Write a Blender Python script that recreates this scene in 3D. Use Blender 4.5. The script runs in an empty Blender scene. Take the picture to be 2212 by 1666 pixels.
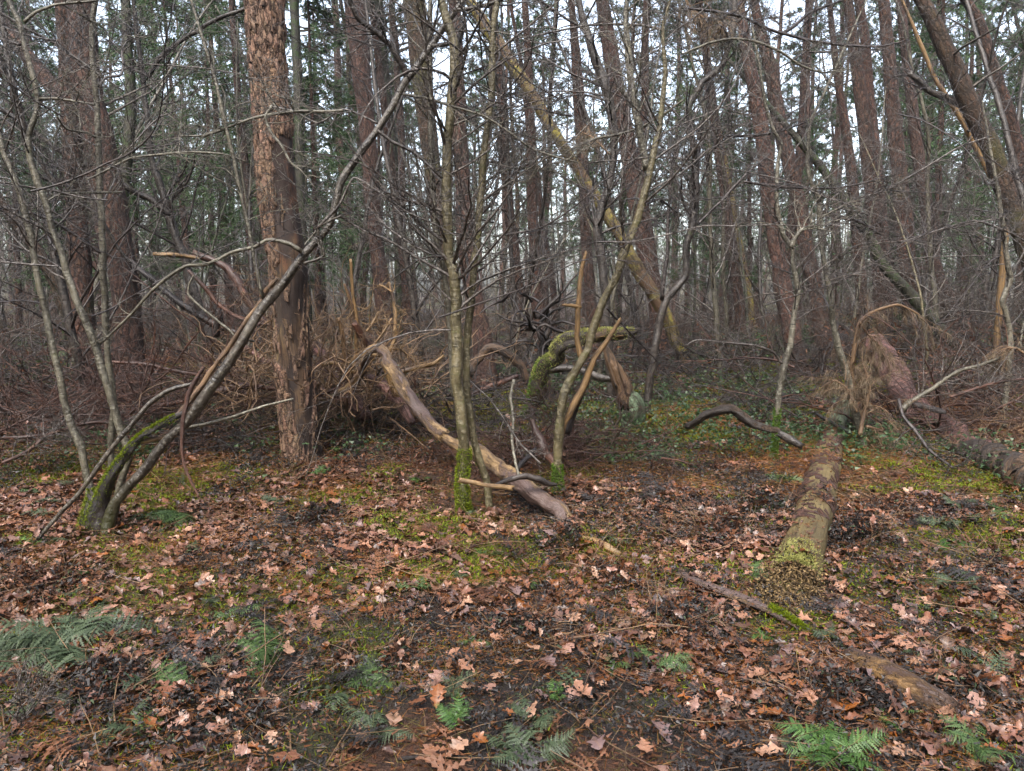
import bpy, math, random
import numpy as np
from mathutils import Vector, Matrix

rng = np.random.default_rng(11)
random.seed(11)
SC = bpy.context.scene
COL = SC.collection
R = math.radians

# ------------------------------------------------------------------ camera, sky, sun, exposure
F_PX, CX, CY, HOR = 1662.0, 1106.0, 833.0, 620.0     # measured in the 2212 px wide view of the photograph
PITCH = math.atan((CY - HOR) / F_PX)
CAM_H = 1.55
cam = bpy.data.cameras.new('camera')
cam.sensor_width = 36.0
cam.lens = F_PX / 2212.0 * 36.0
cam.clip_start, cam.clip_end = 0.05, 2000.0
cam_o = bpy.data.objects.new('camera', cam)
COL.objects.link(cam_o)
cam_o.location = (0, 0, CAM_H)
cam_o.rotation_euler = (math.pi / 2 - PITCH, 0, 0)
SC.camera = cam_o

SUN_EL, SUN_ROT = R(52), R(200)
world = bpy.data.worlds.new('World')
SC.world = world
world.use_nodes = True
wn = world.node_tree
wn.nodes.clear()
sky = wn.nodes.new('ShaderNodeTexSky')
sky.sky_type = 'NISHITA'
sky.sun_disc = False
sky.sun_elevation, sky.sun_rotation = SUN_EL, SUN_ROT
sky.air_density, sky.dust_density, sky.ozone_density = 1.0, 4.0, 1.0
hsv = wn.nodes.new('ShaderNodeHueSaturation')          # overcast: the blue is mostly washed out
hsv.inputs['Saturation'].default_value = 0.6
bg = wn.nodes.new('ShaderNodeBackground')
bg.inputs['Strength'].default_value = 0.15
wo = wn.nodes.new('ShaderNodeOutputWorld')
wn.links.new(sky.outputs[0], hsv.inputs['Color'])
wn.links.new(hsv.outputs[0], bg.inputs['Color'])
wn.links.new(bg.outputs[0], wo.inputs['Surface'])

sl = bpy.data.lights.new('sun', 'SUN')
sl.energy, sl.angle, sl.color = 1.2, R(35), (1.0, 0.97, 0.93)
so = bpy.data.objects.new('sun', sl)
COL.objects.link(so)
so.rotation_euler = (math.pi / 2 - SUN_EL, 0, math.pi - SUN_ROT)

SC.view_settings.view_transform = 'Standard'
SC.view_settings.look = 'None'
SC.view_settings.gamma = 1.0
SC.view_settings.use_curve_mapping = False
SC.view_settings.exposure = 2.42
HAZE = 0.0003
SC.cycles.max_bounces = 4
SC.cycles.diffuse_bounces = 3
SC.cycles.glossy_bounces = 2
SC.cycles.transmission_bounces = 2
SC.cycles.volume_bounces = 0
SC.cycles.caustics_reflective = SC.cycles.caustics_refractive = False
SC.cycles.use_denoising = True

# ------------------------------------------------------------------ helpers: numbers
def nrm(v):
    v = np.asarray(v, float)
    return v / np.maximum(np.linalg.norm(v, axis=-1, keepdims=True), 1e-9)

_tab = np.random.default_rng(3).random((256, 256))
def vnoise(x, y, s=0):
    x = np.asarray(x, float) + 17.3 * s + 1000; y = np.asarray(y, float) + 9.1 * s + 1000
    xi, yi = np.floor(x).astype(int), np.floor(y).astype(int)
    u, v = x - xi, y - yi
    u, v = u * u * (3 - 2 * u), v * v * (3 - 2 * v)
    g = lambda a, b: _tab[a & 255, b & 255]
    return (g(xi, yi) * (1 - u) + g(xi + 1, yi) * u) * (1 - v) + (g(xi, yi + 1) * (1 - u) + g(xi + 1, yi + 1) * u) * v
def fbm(x, y, s=0, o=3):
    t, a, f = 0, 0.5, 1.0
    for k in range(o):
        t = t + a * vnoise(np.asarray(x) * f, np.asarray(y) * f, s + k); a *= .5; f *= 2.03
    return t / (1 - .5 ** o)
def sstep(a, b, x):
    t = np.clip((np.asarray(x) - a) / (b - a), 0, 1)
    return t * t * (3 - 2 * t)

def hz(x, y):                                            # height of the forest floor
    x = np.asarray(x, float); y = np.asarray(y, float)
    z = .10 * (fbm(x * .45, y * .45, 1) - .5) + .11 * (fbm(x * 1.7, y * 1.7, 5, 2) - .5)
    z = z + .085 * (fbm(x * 3.6, y * 3.6, 15, 3) - .5)
    z = z * sstep(0.5, 3.0, np.hypot(x, y))
    z = z + .85 * np.exp(-(((x - 9.5) / 4.5) ** 2 + ((y - 17.0) / 4.0) ** 2))
    z = z + .25 * np.exp(-(((x + 9) / 4.5) ** 2 + ((y - 15.0) / 4.0) ** 2))
    return z

cp, sp = math.cos(PITCH), math.sin(PITCH)
def at(px, py, Y):                                       # photograph point + forward distance -> world point
    a = (px - CX) / F_PX; b = -(py - CY) / F_PX
    dy = cp + b * sp; dz = -sp + b * cp
    return np.array([a * Y / dy, Y, CAM_H + dz * Y / dy])
def gp(px, py):                                          # where the sight line meets the floor
    a = (px - CX) / F_PX; b = -(py - CY) / F_PX
    dy = cp + b * sp; dz = -sp + b * cp
    z = 0.0; Y = 5.0
    for _ in range(25):
        Y = .5 * Y + .5 * min(60, max(1.0, (z - CAM_H) * dy / min(dz, -1e-3)))
        z = float(hz(a * Y / dy, Y))
    return np.array([a * Y / dy, Y, z])

def parse(s, w0=20.0):                                   # 'ij: x,y,w x,y ...' read off enlarged tiles of the photograph
    out = []; i = j = 0
    for tok in s.split():
        if tok.endswith(':'):
            i, j = int(tok[0]), int(tok[1]); continue
        v = [float(q) for q in tok.split(',')]
        out.append([i * 737.33 + v[0] / 3, j * 555.33 + v[1] / 3, v[2] / 3 if len(v) > 2 else np.nan])
    a = np.array(out)
    k = np.arange(len(a)); ok = ~np.isnan(a[:, 2])
    a[:, 2] = np.interp(k, k[ok], a[ok, 2]) if ok.any() else w0 / 3
    return a
WS = 1.0
def trace(s, Y0, Y1=None, w0=20.0):                      # world points and radii, from the first point to the last
    a = parse(s, w0)
    L = np.r_[0, np.cumsum(np.hypot(*np.diff(a[:, :2], axis=0).T))]
    t = L / max(L[-1], 1e-6)
    if Y0 is None: Y0 = gp(a[0, 0], a[0, 1])[1]
    Y1 = Y0 if Y1 is None else Y1
    Ys = Y0 + (Y1 - Y0) * t
    P = np.array([at(p[0], p[1], y) for p, y in zip(a, Ys)])
    d = np.linalg.norm(P - np.array([0, 0, CAM_H]), axis=1)
    return P, a[:, 2] / 2 / F_PX * Ys * .93
def rest(s, k=.7, sink=None):                            # a traced thing that lies on the floor: depth solved point by point
    a = parse(s); out = []; rad = []
    kk = np.interp(np.arange(len(a)), np.arange(len(a)), np.broadcast_to(k, (len(a),)))
    for (px, py, w), q in zip(a, kk):
        lo, hi = 1.0, 40.0
        for _ in range(40):
            Y = (lo + hi) / 2; p = at(px, py, Y); r = w / 2 / F_PX * Y * 1.02
            if p[2] - float(hz(p[0], p[1])) - q * r > 0: lo = Y
            else: hi = Y
        out.append(p); rad.append(r)
    return np.array(out), np.array(rad)
def foot(s):                                             # depth at which the last traced point stands on the floor
    a = parse(s); return float(gp(a[-1, 0], a[-1, 1])[1])
def smooth(P, Rr, n):                                    # Catmull-Rom through the points
    P = np.asarray(P, float); Rr = np.asarray(Rr, float)
    L = np.r_[0, np.cumsum(np.linalg.norm(np.diff(P, axis=0), axis=1))]
    q = np.linspace(0, L[-1], n)
    k = np.clip(np.searchsorted(L, q, side='right') - 1, 0, len(P) - 2)
    t = ((q - L[k]) / np.maximum(L[k + 1] - L[k], 1e-9))[:, None]
    p0, p1, p2, p3 = P[np.maximum(k - 1, 0)], P[k], P[k + 1], P[np.minimum(k + 2, len(P) - 1)]
    C = .5 * (2 * p1 + (p2 - p0) * t + (2 * p0 - 5 * p1 + 4 * p2 - p3) * t ** 2 + (3 * p1 - p0 - 3 * p2 + p3) * t ** 3)
    C = C * .55 + (p1 * (1 - t) + p2 * t) * .45
    return C, np.interp(q, L, Rr)

# ------------------------------------------------------------------ helpers: meshes
class MB:
    def __init__(s): s.V = []; s.Q = []; s.T = []; s.B = []; s.C = []; s.K = []; s.n = 0
    def add(s, V, Q=None, T=None, bk=None, tint=None, msk=None):
        V = np.asarray(V, float).reshape(-1, 3); m = len(V)
        s.V.append(V)
        s.B.append(np.zeros((m, 3)) if bk is None else np.asarray(bk, float).reshape(-1, 3))
        s.C.append(np.full((m, 3), .5) if tint is None else np.broadcast_to(np.asarray(tint, float), (m, 3)))
        s.K.append(np.zeros(m) if msk is None else np.broadcast_to(np.asarray(msk, float), (m,)))
        if Q is not None and len(Q): s.Q.append(np.asarray(Q, np.int64) + s.n)
        if T is not None and len(T): s.T.append(np.asarray(T, np.int64) + s.n)
        s.n += m
        return s
    def mesh(s, name, mats, smooth_=True):
        me = bpy.data.meshes.new(name)
        V = np.concatenate(s.V) if s.V else np.zeros((0, 3))
        Q = np.concatenate(s.Q) if s.Q else np.zeros((0, 4), np.int64)
        T = np.concatenate(s.T) if s.T else np.zeros((0, 3), np.int64)
        me.vertices.add(len(V)); me.vertices.foreach_set('co', V.astype(np.float32).ravel())
        li = np.r_[Q.ravel(), T.ravel()].astype(np.int32)
        ls = np.r_[np.arange(len(Q)) * 4, len(Q) * 4 + np.arange(len(T)) * 3].astype(np.int32)
        me.loops.add(len(li)); me.loops.foreach_set('vertex_index', li)
        me.polygons.add(len(ls)); me.polygons.foreach_set('loop_start', ls)
        me.polygons.foreach_set('use_smooth', np.full(len(ls), smooth_))
        for nm, ty, arr in (('bk', 'FLOAT_VECTOR', s.B), ('tint', 'FLOAT_VECTOR', s.C), ('msk', 'FLOAT', s.K)):
            a = me.attributes.new(nm, ty, 'POINT')
            d = np.concatenate(arr).astype(np.float32).ravel() if arr else np.zeros(0, np.float32)
            a.data.foreach_set('vector' if ty == 'FLOAT_VECTOR' else 'value', d)
        for m in (mats if isinstance(mats, (list, tuple)) else [mats]): me.materials.append(m)
        me.update(); me.validate()
        return me
    def build(s, name, mats, parent=None, smooth_=True):
        o = bpy.data.objects.new(name, s.mesh(name, mats, smooth_))
        COL.objects.link(o)
        if parent is not None:
            o.parent = parent
            o.matrix_parent_inverse = Matrix.Translation(-Vector(parent.location))
        return o

def tag(o, label=None, cat=None, group=None, kind=None):
    if label: o['label'] = label
    if cat: o['category'] = cat
    if group: o['group'] = group
    if kind: o['kind'] = kind
    return o
def thing(name, loc, label, cat, group=None):
    o = bpy.data.objects.new(name, None); COL.objects.link(o)
    o.location = Vector([float(q) for q in loc]); o.empty_display_size = .1
    return tag(o, label, cat, group)
def dup(root, loc, rz=0, sc=1.0, label=None, tilt=(0, 0)):
    r = root.copy(); COL.objects.link(r)
    r.location = Vector([float(q) for q in loc]); r.rotation_euler = (tilt[0], tilt[1], rz)
    r.scale = (sc, sc, sc) if not hasattr(sc, '__len__') else sc
    if label: r['label'] = label
    for ch in list(root.children):
        c = ch.copy(); COL.objects.link(c); c.parent = r
    return r

def tubes(P, Rr, sides=4, ref=None, lump=0.0, lseed=0, lfreq=3.0):
    """N swept tubes of n rings each; returns vertices, quads, bark coordinates (around, around, along)."""
    P = np.asarray(P, float); Rr = np.asarray(Rr, float)
    if P.ndim == 2: P = P[None]; Rr = Rr[None]
    N, n, _ = P.shape
    T = nrm(np.gradient(P, axis=1))
    if ref is None:
        m = np.abs(T.mean(axis=1)); ax = np.argmin(m, axis=1)
        ref = np.eye(3)[ax]
    ref = np.broadcast_to(np.asarray(ref, float), (N, 3))[:, None, :]
    U = nrm(np.cross(np.broadcast_to(ref, T.shape), T)); W = np.cross(U, T)
    th = np.arange(sides) / sides * 2 * math.pi
    c, s_ = np.cos(th), np.sin(th)
    ln = np.concatenate([np.zeros((N, 1)), np.cumsum(np.linalg.norm(np.diff(P, axis=1), axis=2), axis=1)], axis=1)
    rr = np.repeat(Rr[:, :, None], sides, axis=2)
    if lump:
        lr = np.random.default_rng(lseed)
        acc = np.zeros_like(rr)
        for k in range(7):
            a, ph, fq = lr.integers(1, 5), lr.random() * 6.28, lr.uniform(.4, 1.6) * lfreq
            acc += np.sin(a * th[None, None] + ph + fq * ln[:, :, None] * 2 + lr.random((N, 1, 1)) * 6) / (1 + .4 * k)
        rr = rr * (1 + lump * acc / 2.2)
        sl_ = ln[:, :, None] / np.maximum(Rr.mean(), .004)
        rr = rr * (1 + (lump * .9 + .10) * 2 * (fbm(c[None, None] * 1.3 + sl_ * .35 + 20, s_[None, None] * 1.3 + sl_ * .22 + lseed, lseed % 9, 3) - .5))
    V = P[:, :, None] + rr[..., None] * (c[None, None, :, None] * U[:, :, None] + s_[None, None, :, None] * W[:, :, None])
    rm = Rr.mean(axis=1)[:, None, None] * np.ones_like(rr)
    off = np.random.default_rng(lseed + 5).random((N, 1, 1)) * 40
    bk = np.stack([rm * c, rm * s_, ln[:, :, None] + np.zeros_like(rr) + off], axis=-1)
    k = np.arange(n - 1)[:, None]; j = np.arange(sides)[None]
    a = k * sides + j; b = k * sides + (j + 1) % sides
    q = np.stack([a, a + sides, b + sides, b], axis=-1).reshape(-1, 4)
    Q = (q[None] + (np.arange(N) * n * sides)[:, None, None]).reshape(-1, 4)
    return V.reshape(-1, 3), Q, bk.reshape(-1, 3)
def caps(P, V, sides, n, bk):                            # closing fans for one tube
    c0, c1 = V[:sides].mean(axis=0), V[-sides:].mean(axis=0)
    j = np.arange(sides); jn = (j + 1) % sides; b = (n - 1) * sides
    V = np.vstack([V, c0, c1]); bk = np.vstack([bk, bk[:sides].mean(axis=0), bk[-sides:].mean(axis=0)])
    T = np.vstack([np.stack([np.full(sides, n * sides), j, jn], 1), np.stack([np.full(sides, n * sides + 1), b + jn, b + j], 1)])
    return V, T, bk
def add_tube(mb, P, Rr, sides=12, n=None, lump=0.0, seed=0, ref=(0, 1, 0), lfreq=3.0, msk=None, tint=None, jit=.8, jag=1.0):
    P, Rr = smooth(P, Rr, n or max(8, len(P) * 5))
    ll = np.r_[0, np.cumsum(np.linalg.norm(np.diff(P, axis=0), axis=1))]
    P = P + np.stack([fbm(ll * 5 + k * 7, ll * 0 + seed, k, 3) - .5 for k in range(3)], 1) * (Rr * jit)[:, None]
    V, Q, bk = tubes(P, Rr, sides, np.array([ref]) if ref is not None else None, lump, seed, lfreq)
    jg = np.random.default_rng(seed + 77); t0_, t1_ = nrm(P[0] - P[1]), nrm(P[-1] - P[-2])
    V[:sides] += t0_[None] * (jg.random((sides, 1)) * Rr[0] * 1.1 * jag); V[-sides:] += t1_[None] * (jg.random((sides, 1)) * Rr[-1] * 1.3 * jag)
    V, T, bk = caps(P, V, sides, len(P), bk)
    mk = None
    if msk is not None:
        m = msk(np.linspace(0, 1, len(P)))
        mk = np.r_[np.repeat(m, sides), m[0], m[-1]]
    mb.add(V, Q, T, bk, tint=tint, msk=mk)
    return P, Rr

def grow(S, D, L, n, wig=.15, up=0.0, curl=.12, g=rng):
    S = np.asarray(S, float); N = len(S); P = np.zeros((N, n, 3)); P[:, 0] = S
    d = nrm(D); st = (np.broadcast_to(L, (N,)) / (n - 1))[:, None]
    cv = g.normal(size=(N, 3)) * curl
    for k in range(1, n):
        d = nrm(d + cv + g.normal(size=(N, 3)) * wig + np.array([0, 0, up]))
        P[:, k] = P[:, k - 1] + d * st
    return P
def spawn(P, Rr, m, t0, t1, ang, g=rng, flat=0.0):
    """m children per path: start, direction, parent's radius and the place along it"""
    N, n, _ = P.shape
    t = g.uniform(t0, t1, (N, m)); f = t * (n - 1); k = np.minimum(f.astype(int), n - 2); u = (f - k)[..., None]
    i = np.arange(N)[:, None]
    S = P[i, k] * (1 - u) + P[i, k + 1] * u
    T = nrm(P[i, k + 1] - P[i, k])
    r = Rr[i, k] * (1 - u[..., 0]) + Rr[i, k + 1] * u[..., 0]
    q = g.normal(size=T.shape); q[..., 2] *= (1 - flat)
    q = nrm(q - T * (q * T).sum(-1, keepdims=True))
    a = g.uniform(ang[0], ang[1], (N, m))[..., None]
    D = T * np.cos(a) + q * np.sin(a)
    return S.reshape(-1, 3), D.reshape(-1, 3), r.reshape(-1), t.reshape(-1)
def taper(r0, n, end=.25):
    r0 = np.asarray(r0, float)
    return r0[:, None] * np.linspace(1, end, n)[None]

def twigs(mb, P, Rr, m1, *a, **k):
    return twigs_(mb, P, Rr, int(m1 * 2.4), *a, **k)
def twigs_(mb, P, Rr, m1, L1, t0=.25, t1=.98, ang=(.6, 1.25), m2=5, m3=4, up=.03, g=rng, r1=.42, wig=.10, flat=.35, rmax=.012, rmin=.0021, curl=.07):
    """bare branches, side twigs and fine shoots along one stem"""
    S, D, r, t = spawn(P[None], Rr[None], m1, t0, t1, ang, g, flat)
    L = L1 * g.uniform(.45, 1.15, len(S)) * (1.1 - .5 * t)
    p1 = grow(S, D, L, 11, wig, up, curl, g); R1 = taper(np.clip(r * r1 * g.uniform(.5, 1, len(r)), .0035, rmax), 11, .22)
    mb.add(*tubes(p1, R1, 5)[:2], bk=tubes(p1, R1, 5)[2])
    if m2:
        S, D, r, t = spawn(p1, R1, m2, .15, .97, (.45, 1.1), g, flat * .5)
        L2 = np.repeat(L, m2) * g.uniform(.2, .5, len(S)) * (1.1 - .6 * t)
        p2 = grow(S, D, L2, 7, wig * 1.2, up, curl, g); R2 = taper(np.clip(r * .6, rmin, rmax * .5), 7, .35)
        V, Q, b = tubes(p2, R2, 3); mb.add(V, Q, bk=b)
        if m3:
            S, D, r, t = spawn(p2, R2, m3, .15, 1, (.4, 1.0), g)
            L3 = np.repeat(L2, m3) * g.uniform(.2, .5, len(S))
            p3 = grow(S, D, L3, 4, wig * 1.5, up, curl, g); R3 = taper(np.clip(r * .7, rmin * .8, .002), 4, .5)
            V, Q, b = tubes(p3, R3, 3); mb.add(V, Q, bk=b)
    return p1, R1

def tris(C, D, L, W, g=rng, tint=None):
    """N thin leaf or needle blades from C along D"""
    D = nrm(D); q = g.normal(size=D.shape); s = nrm(np.cross(D, q))
    L = np.broadcast_to(L, (len(C),))[:, None]; W = np.broadcast_to(W, (len(C),))[:, None]
    V = np.stack([C - s * W / 2, C + s * W / 2, C + D * L], axis=1)
    T = np.arange(len(C) * 3).reshape(-1, 3)
    return V.reshape(-1, 3), T, None if tint is None else np.repeat(tint, 3, axis=0)

# ------------------------------------------------------------------ materials
WET = (.60, 1.18)
class NB:
    def __init__(s, name, rough=.7, spec=.35):
        s.m = bpy.data.materials.new(name); s.m.use_nodes = True; s.t = s.m.node_tree
        s.b = s.t.nodes['Principled BSDF']; s.o = s.t.nodes['Material Output']
        s.b.inputs['Roughness'].default_value = rough
        s.b.inputs['Specular IOR Level'].default_value = spec
    def put(s, sock, v):
        if isinstance(v, bpy.types.NodeSocket): s.t.links.new(v, sock)
        elif hasattr(v, '__len__') and sock.type == 'RGBA' and len(v) == 3: sock.default_value = (*v, 1)
        else: sock.default_value = v
    def n(s, ty, ins=None, out=0, **props):
        nd = s.t.nodes.new('ShaderNode' + ty)
        for k, v in props.items(): setattr(nd, k, v)
        for k, v in (ins or {}).items(): s.put(nd.inputs[k], v)
        return nd.outputs[out]
    def attr(s, name, out='Vector'): return s.n('Attribute', attribute_name=name, out=out)
    def mp(s, v, sc, loc=(0, 0, 0)): return s.n('Mapping', {'Vector': v, 'Scale': sc, 'Location': loc})
    def noise(s, v, sc, det=4, rough=.55, out=0, dist=0): return s.n('TexNoise', {'Vector': v, 'Scale': sc, 'Detail': det, 'Roughness': rough, 'Distortion': dist}, out=out)
    def ramp(s, v, stops):
        nd = s.t.nodes.new('ShaderNodeValToRGB'); s.put(nd.inputs[0], v)
        e = nd.color_ramp.elements
        while len(e) < len(stops): e.new(.5)
        for q, (p, c) in zip(e, stops):
            q.position = p; q.color = (c, c, c, 1) if not hasattr(c, '__len__') else (*c, 1)
        return nd.outputs[0]
    def mix(s, f, a, b, mode='MIX'):
        nd = s.t.nodes.new('ShaderNodeMix'); nd.data_type = 'RGBA'; nd.blend_type = mode
        s.put(nd.inputs['Factor'], f); s.put(nd.inputs[6], a); s.put(nd.inputs[7], b)
        return nd.outputs[2]
    def math(s, op, a, b=0.0, c=None):
        nd = s.t.nodes.new('ShaderNodeMath'); nd.operation = op
        s.put(nd.inputs[0], a); s.put(nd.inputs[1], b)
        if c is not None: s.put(nd.inputs[2], c)
        return nd.outputs[0]
    def bump(s, h, st=.5, d=.02): s.t.links.new(s.n('Bump', {'Height': h, 'Strength': st, 'Distance': d}), s.b.inputs['Normal'])
    def col(s, c):                                        # everything is rain-wet: darker and richer than when dry
        s.put(s.b.inputs['Base Color'], s.n('HueSaturation', {'Color': c, 'Saturation': WET[1], 'Value': WET[0]}))
        return s.b.inputs['Base Color'].links[0].from_socket

def bark_plates(name, A, B, dark, sc=22, zs=.28, moss=None, mossamt=.0, bumpd=.012, rough=.72, disp=0, bare=None):
    """flaking pine bark: plates split by dark cracks, a tint of its own for each tree"""
    k = NB(name, rough)
    v = k.attr('bk')
    w = k.n('VectorMath', {0: v, 1: k.n('VectorMath', {0: k.noise(v, 16, 5, .7, out=1), 1: (.075, .075, .22)}, operation='MULTIPLY')}, operation='ADD')
    m = k.mp(w, (sc, sc, sc * zs))
    e = k.n('TexVoronoi', {'Vector': m, 'Scale': 1.0, 'Randomness': 1.0}, feature='DISTANCE_TO_EDGE')
    cell = k.n('TexVoronoi', {'Vector': m, 'Scale': 1.0, 'Randomness': 1.0}, out=1)
    cr = k.math('MULTIPLY', k.ramp(e, [(.0, .0), (.07, .6), (.22, 1.0)]), k.ramp(k.noise(k.mp(v, (1, 1, .3)), 48, 4, .7), [(.30, .25), (.5, 1)]))
    nz = k.noise(k.mp(v, (1, 1, .35)), 30, 6, .65)
    nf = k.noise(k.mp(v, (1, 1, .2)), 110, 3, .6)
    c = k.mix(k.ramp(nz, [(.3, 0), (.7, 1)]), A, B)
    c = k.mix(.45, c, k.mix(1.0, c, k.n('HueSaturation', {'Color': cell, 'Saturation': .15, 'Value': 1.2}), 'MULTIPLY'))
    rnd = k.n('ObjectInfo', out='Random')
    c = k.mix(k.math('MULTIPLY', rnd, .45), c, tuple(q * .45 for q in B))
    c = k.mix(cr, dark, c)
    h = k.math('ADD', k.math('MULTIPLY', cr, .8), k.math('ADD', k.math('MULTIPLY', nz, .5), k.math('MULTIPLY', nf, .25)))
    if bare is not None:                                  # barkless wood, where the mask says so
        st = k.noise(k.mp(v, (1, 1, .06)), 26, 5, .6)
        bl = k.noise(k.mp(v, (1, 1, .45)), 7, 4, .6)
        wd = k.mix(k.ramp(st, [(.3, 0), (.7, 1)]), bare[0], bare[1])
        zz = k.n('SeparateXYZ', {0: k.attr('tint')}, out=0)
        rd = k.n('SeparateXYZ', {0: k.attr('tint')}, out=1)
        wd = k.mix(rd, k.mix(k.ramp(st, [(.35, 0), (.68, 1)]), (.05, .032, .024), (.16, .105, .068)), wd)
        wd = k.mix(k.math('MULTIPLY', zz, k.ramp(st, [(.35, .3), (.6, 1)])), wd, bare[3])
        ck = k.noise(k.mp(v, (1, 1, .02)), 60, 4, .7)
        wd = k.mix(k.ramp(bl, [(.40, 0), (.50, .92)]), wd, bare[2])
        wd = k.mix(k.ramp(ck, [(.55, 0), (.62, .8)]), wd, (.02, .012, .01))
        wd = k.mix(k.ramp(k.noise(v, 55, 2, .5), [(.66, 0), (.69, .9)]), wd, (.015, .01, .008))
        mk = k.attr('msk', 'Fac')
        c = k.mix(mk, c, wd)
        h = k.mix(mk, h, k.math('MULTIPLY', st, .25))
    if moss:
        pos = k.n('NewGeometry', out='Position')
        mm = k.ramp(k.noise(pos, 1.6, 4, .6), [(.62 - mossamt * .4, 0), (.78 - mossamt * .4, 1)])
        c = k.mix(k.math('MULTIPLY', mm, .75), c, moss)
    k.col(c)
    if disp:
        nd = k.t.nodes.new('ShaderNodeDisplacement')
        k.put(nd.inputs['Height'], h); nd.inputs['Midlevel'].default_value = .9; nd.inputs['Scale'].default_value = disp
        k.t.links.new(nd.outputs[0], k.o.inputs['Displacement'])
        k.m.displacement_method = 'BOTH'
    else:
        k.bump(h, 1.0, bumpd * 1.6)
    return k.m

def bark_smooth(name, A, B, spot, moss=None, rough=.5, ring=.25, mossamt=0.0):
    """thin grey bark with lenticels, pale lichen blots and faint rings"""
    k = NB(name, rough, .4)
    v = k.attr('bk')
    n1 = k.noise(k.mp(v, (1, 1, .5)), 18, 6, .68)
    c = k.mix(k.ramp(n1, [(.40, 0), (.60, 1)]), tuple(q * .62 for q in A), tuple(q * 1.1 for q in B))
    n0 = k.noise(k.mp(v, (1, 1, .35)), 4.5, 4, .6)
    c = k.mix(k.ramp(n0, [(.48, 0), (.62, .75)]), c, tuple(q * .42 for q in A))
    n2 = k.noise(k.mp(v, (1, 1, .8)), 46, 3, .6)
    c = k.mix(k.ramp(n2, [(.53, 0), (.60, .85)]), c, spot)
    n3 = k.noise(k.mp(v, (.5, .5, 3.0)), 24, 3, .6)
    c = k.mix(k.ramp(n3, [(.58, 0), (.64, min(1, ring * 2.6))]), c, tuple(q * .22 for q in A))
    if moss:
        mm = k.ramp(k.noise(v, 9, 4, .65), [(.60 - mossamt, 0), (.75 - mossamt, .9)])
        c = k.mix(mm, c, moss)
        c = k.mix(k.attr('msk', 'Fac'), c, tuple(q * .8 for q in moss))
    k.col(c)
    k.bump(k.math('ADD', n1, k.math('ADD', k.math('MULTIPLY', n3, .5), k.math('MULTIPLY', n2, .5))), .9, .012)
    return k.m

def wood(name, A, B, blot, blot_amt=.5, rough=.55, moss=None, mossamt=0.0, bsc=5.0, bd=.008, age=.6):
    """weathered wood, streaked along the grain, with bark or stain left in patches"""
    k = NB(name, rough, .4)
    v = k.attr('bk')
    st = k.noise(k.mp(v, (1, 1, .08)), 40, 6, .65)
    c = k.mix(k.ramp(st, [(.3, 0), (.7, 1)]), A, B)
    b = k.noise(k.mp(v, (1, 1, .3)), bsc, 9, .74, dist=.3)
    bm = k.ramp(b, [(.65 - .4 * blot_amt, 0), (.73 - .4 * blot_amt, 1)])
    fine = k.noise(v, 60, 4, .6)
    bc = k.mix(fine, tuple(q * .55 for q in blot), tuple(q * 1.3 for q in blot))
    c = k.mix(bm, c, bc)
    c = k.mix(k.ramp(k.noise(k.mp(v, (1, 1, .03)), 75, 4, .7), [(.56, 0), (.63, .75)]), c, tuple(q * .25 for q in B))
    c = k.mix(k.ramp(k.noise(v, 2.2, 5, .65), [(.45, 0), (.65, age)]), c, tuple(q * .4 for q in B))
    if moss:
        c = k.mix(k.ramp(k.noise(v, 7, 4, .6), [(.66 - mossamt, 0), (.76 - mossamt, .9)]), c, moss)
    k.col(c)
    k.bump(k.math('ADD', st, k.math('ADD', k.math('MULTIPLY', bm, .6), k.math('MULTIPLY', fine, .4))), .8, bd)
    return k.m

def blade(name, A, B, rough=.55, trans=0.0, spec=.35, sheen=None):
    """small leaves, needles, moss: colour varied piece by piece through the tint attribute"""
    k = NB(name, rough, spec)
    t = k.attr('tint')
    x = k.n('SeparateXYZ', {0: t}, out=0)
    c = k.mix(x, A, B)
    c = k.col(c)
    if trans:
        tr = k.n('BsdfTranslucent', {'Color': c})
        ms = k.n('MixShader', {0: trans, 1: k.b.outputs[0], 2: tr})
        k.t.links.new(ms, k.o.inputs['Surface'])
    return k.m

def leafmat(name):
    k = NB(name, .42, .5)
    t = k.attr('tint'); v = k.attr('bk')
    n = k.noise(v, 35, 4, .6)
    c = k.mix(k.ramp(n, [(.35, 0), (.7, .55)]), t, k.mix(1.0, t, (.45, .4, .42), 'MULTIPLY'))
    vein = k.math('ABSOLUTE', k.n('SeparateXYZ', {0: v}, out=0))
    c = k.mix(k.ramp(vein, [(.0, .35), (.004, 0)]), c, (.30, .20, .13))
    k.col(c)
    k.bump(n, .4, .004)
    return k.m

M = {}
M['pine'] = bark_plates('pine_bark', (.19, .105, .075), (.085, .052, .042), (.016, .011, .010), 20, .3, (.06, .075, .028), .02)
M['pine_red'] = bark_plates('red_pine_bark', (.20, .112, .084), (.10, .062, .05), (.03, .015, .012), 24, .3)
M['pine_hero'] = bark_plates('dead_pine_bark', (.47, .325, .235), (.24, .155, .115), (.022, .013, .010), 24, .36, disp=.020,
                             bare=((.20, .095, .055), (.085, .042, .028), (.028, .019, .016), (.27, .20, .10)))
M['pine_moss'] = bark_plates('mossy_pine_bark', (.13, .075, .05), (.09, .06, .04), (.025, .018, .012), 20, .3, (.075, .075, .022), .28)
M['dark_moss'] = bark_smooth('dark_mossy_bark', (.03, .028, .022), (.055, .05, .035), (.05, .05, .03), (.035, .06, .012), .7, mossamt=.10)
M['dark'] = bark_smooth('dark_bark', (.03, .025, .022), (.06, .048, .04), (.08, .07, .06), (.05, .06, .02), .5, mossamt=-.04)
M['lichen'] = wood('yellow_lichened_bark', (.22, .175, .08), (.15, .115, .06), (.15, .095, .065), .46, .75, (.30, .26, .085), .13)
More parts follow.
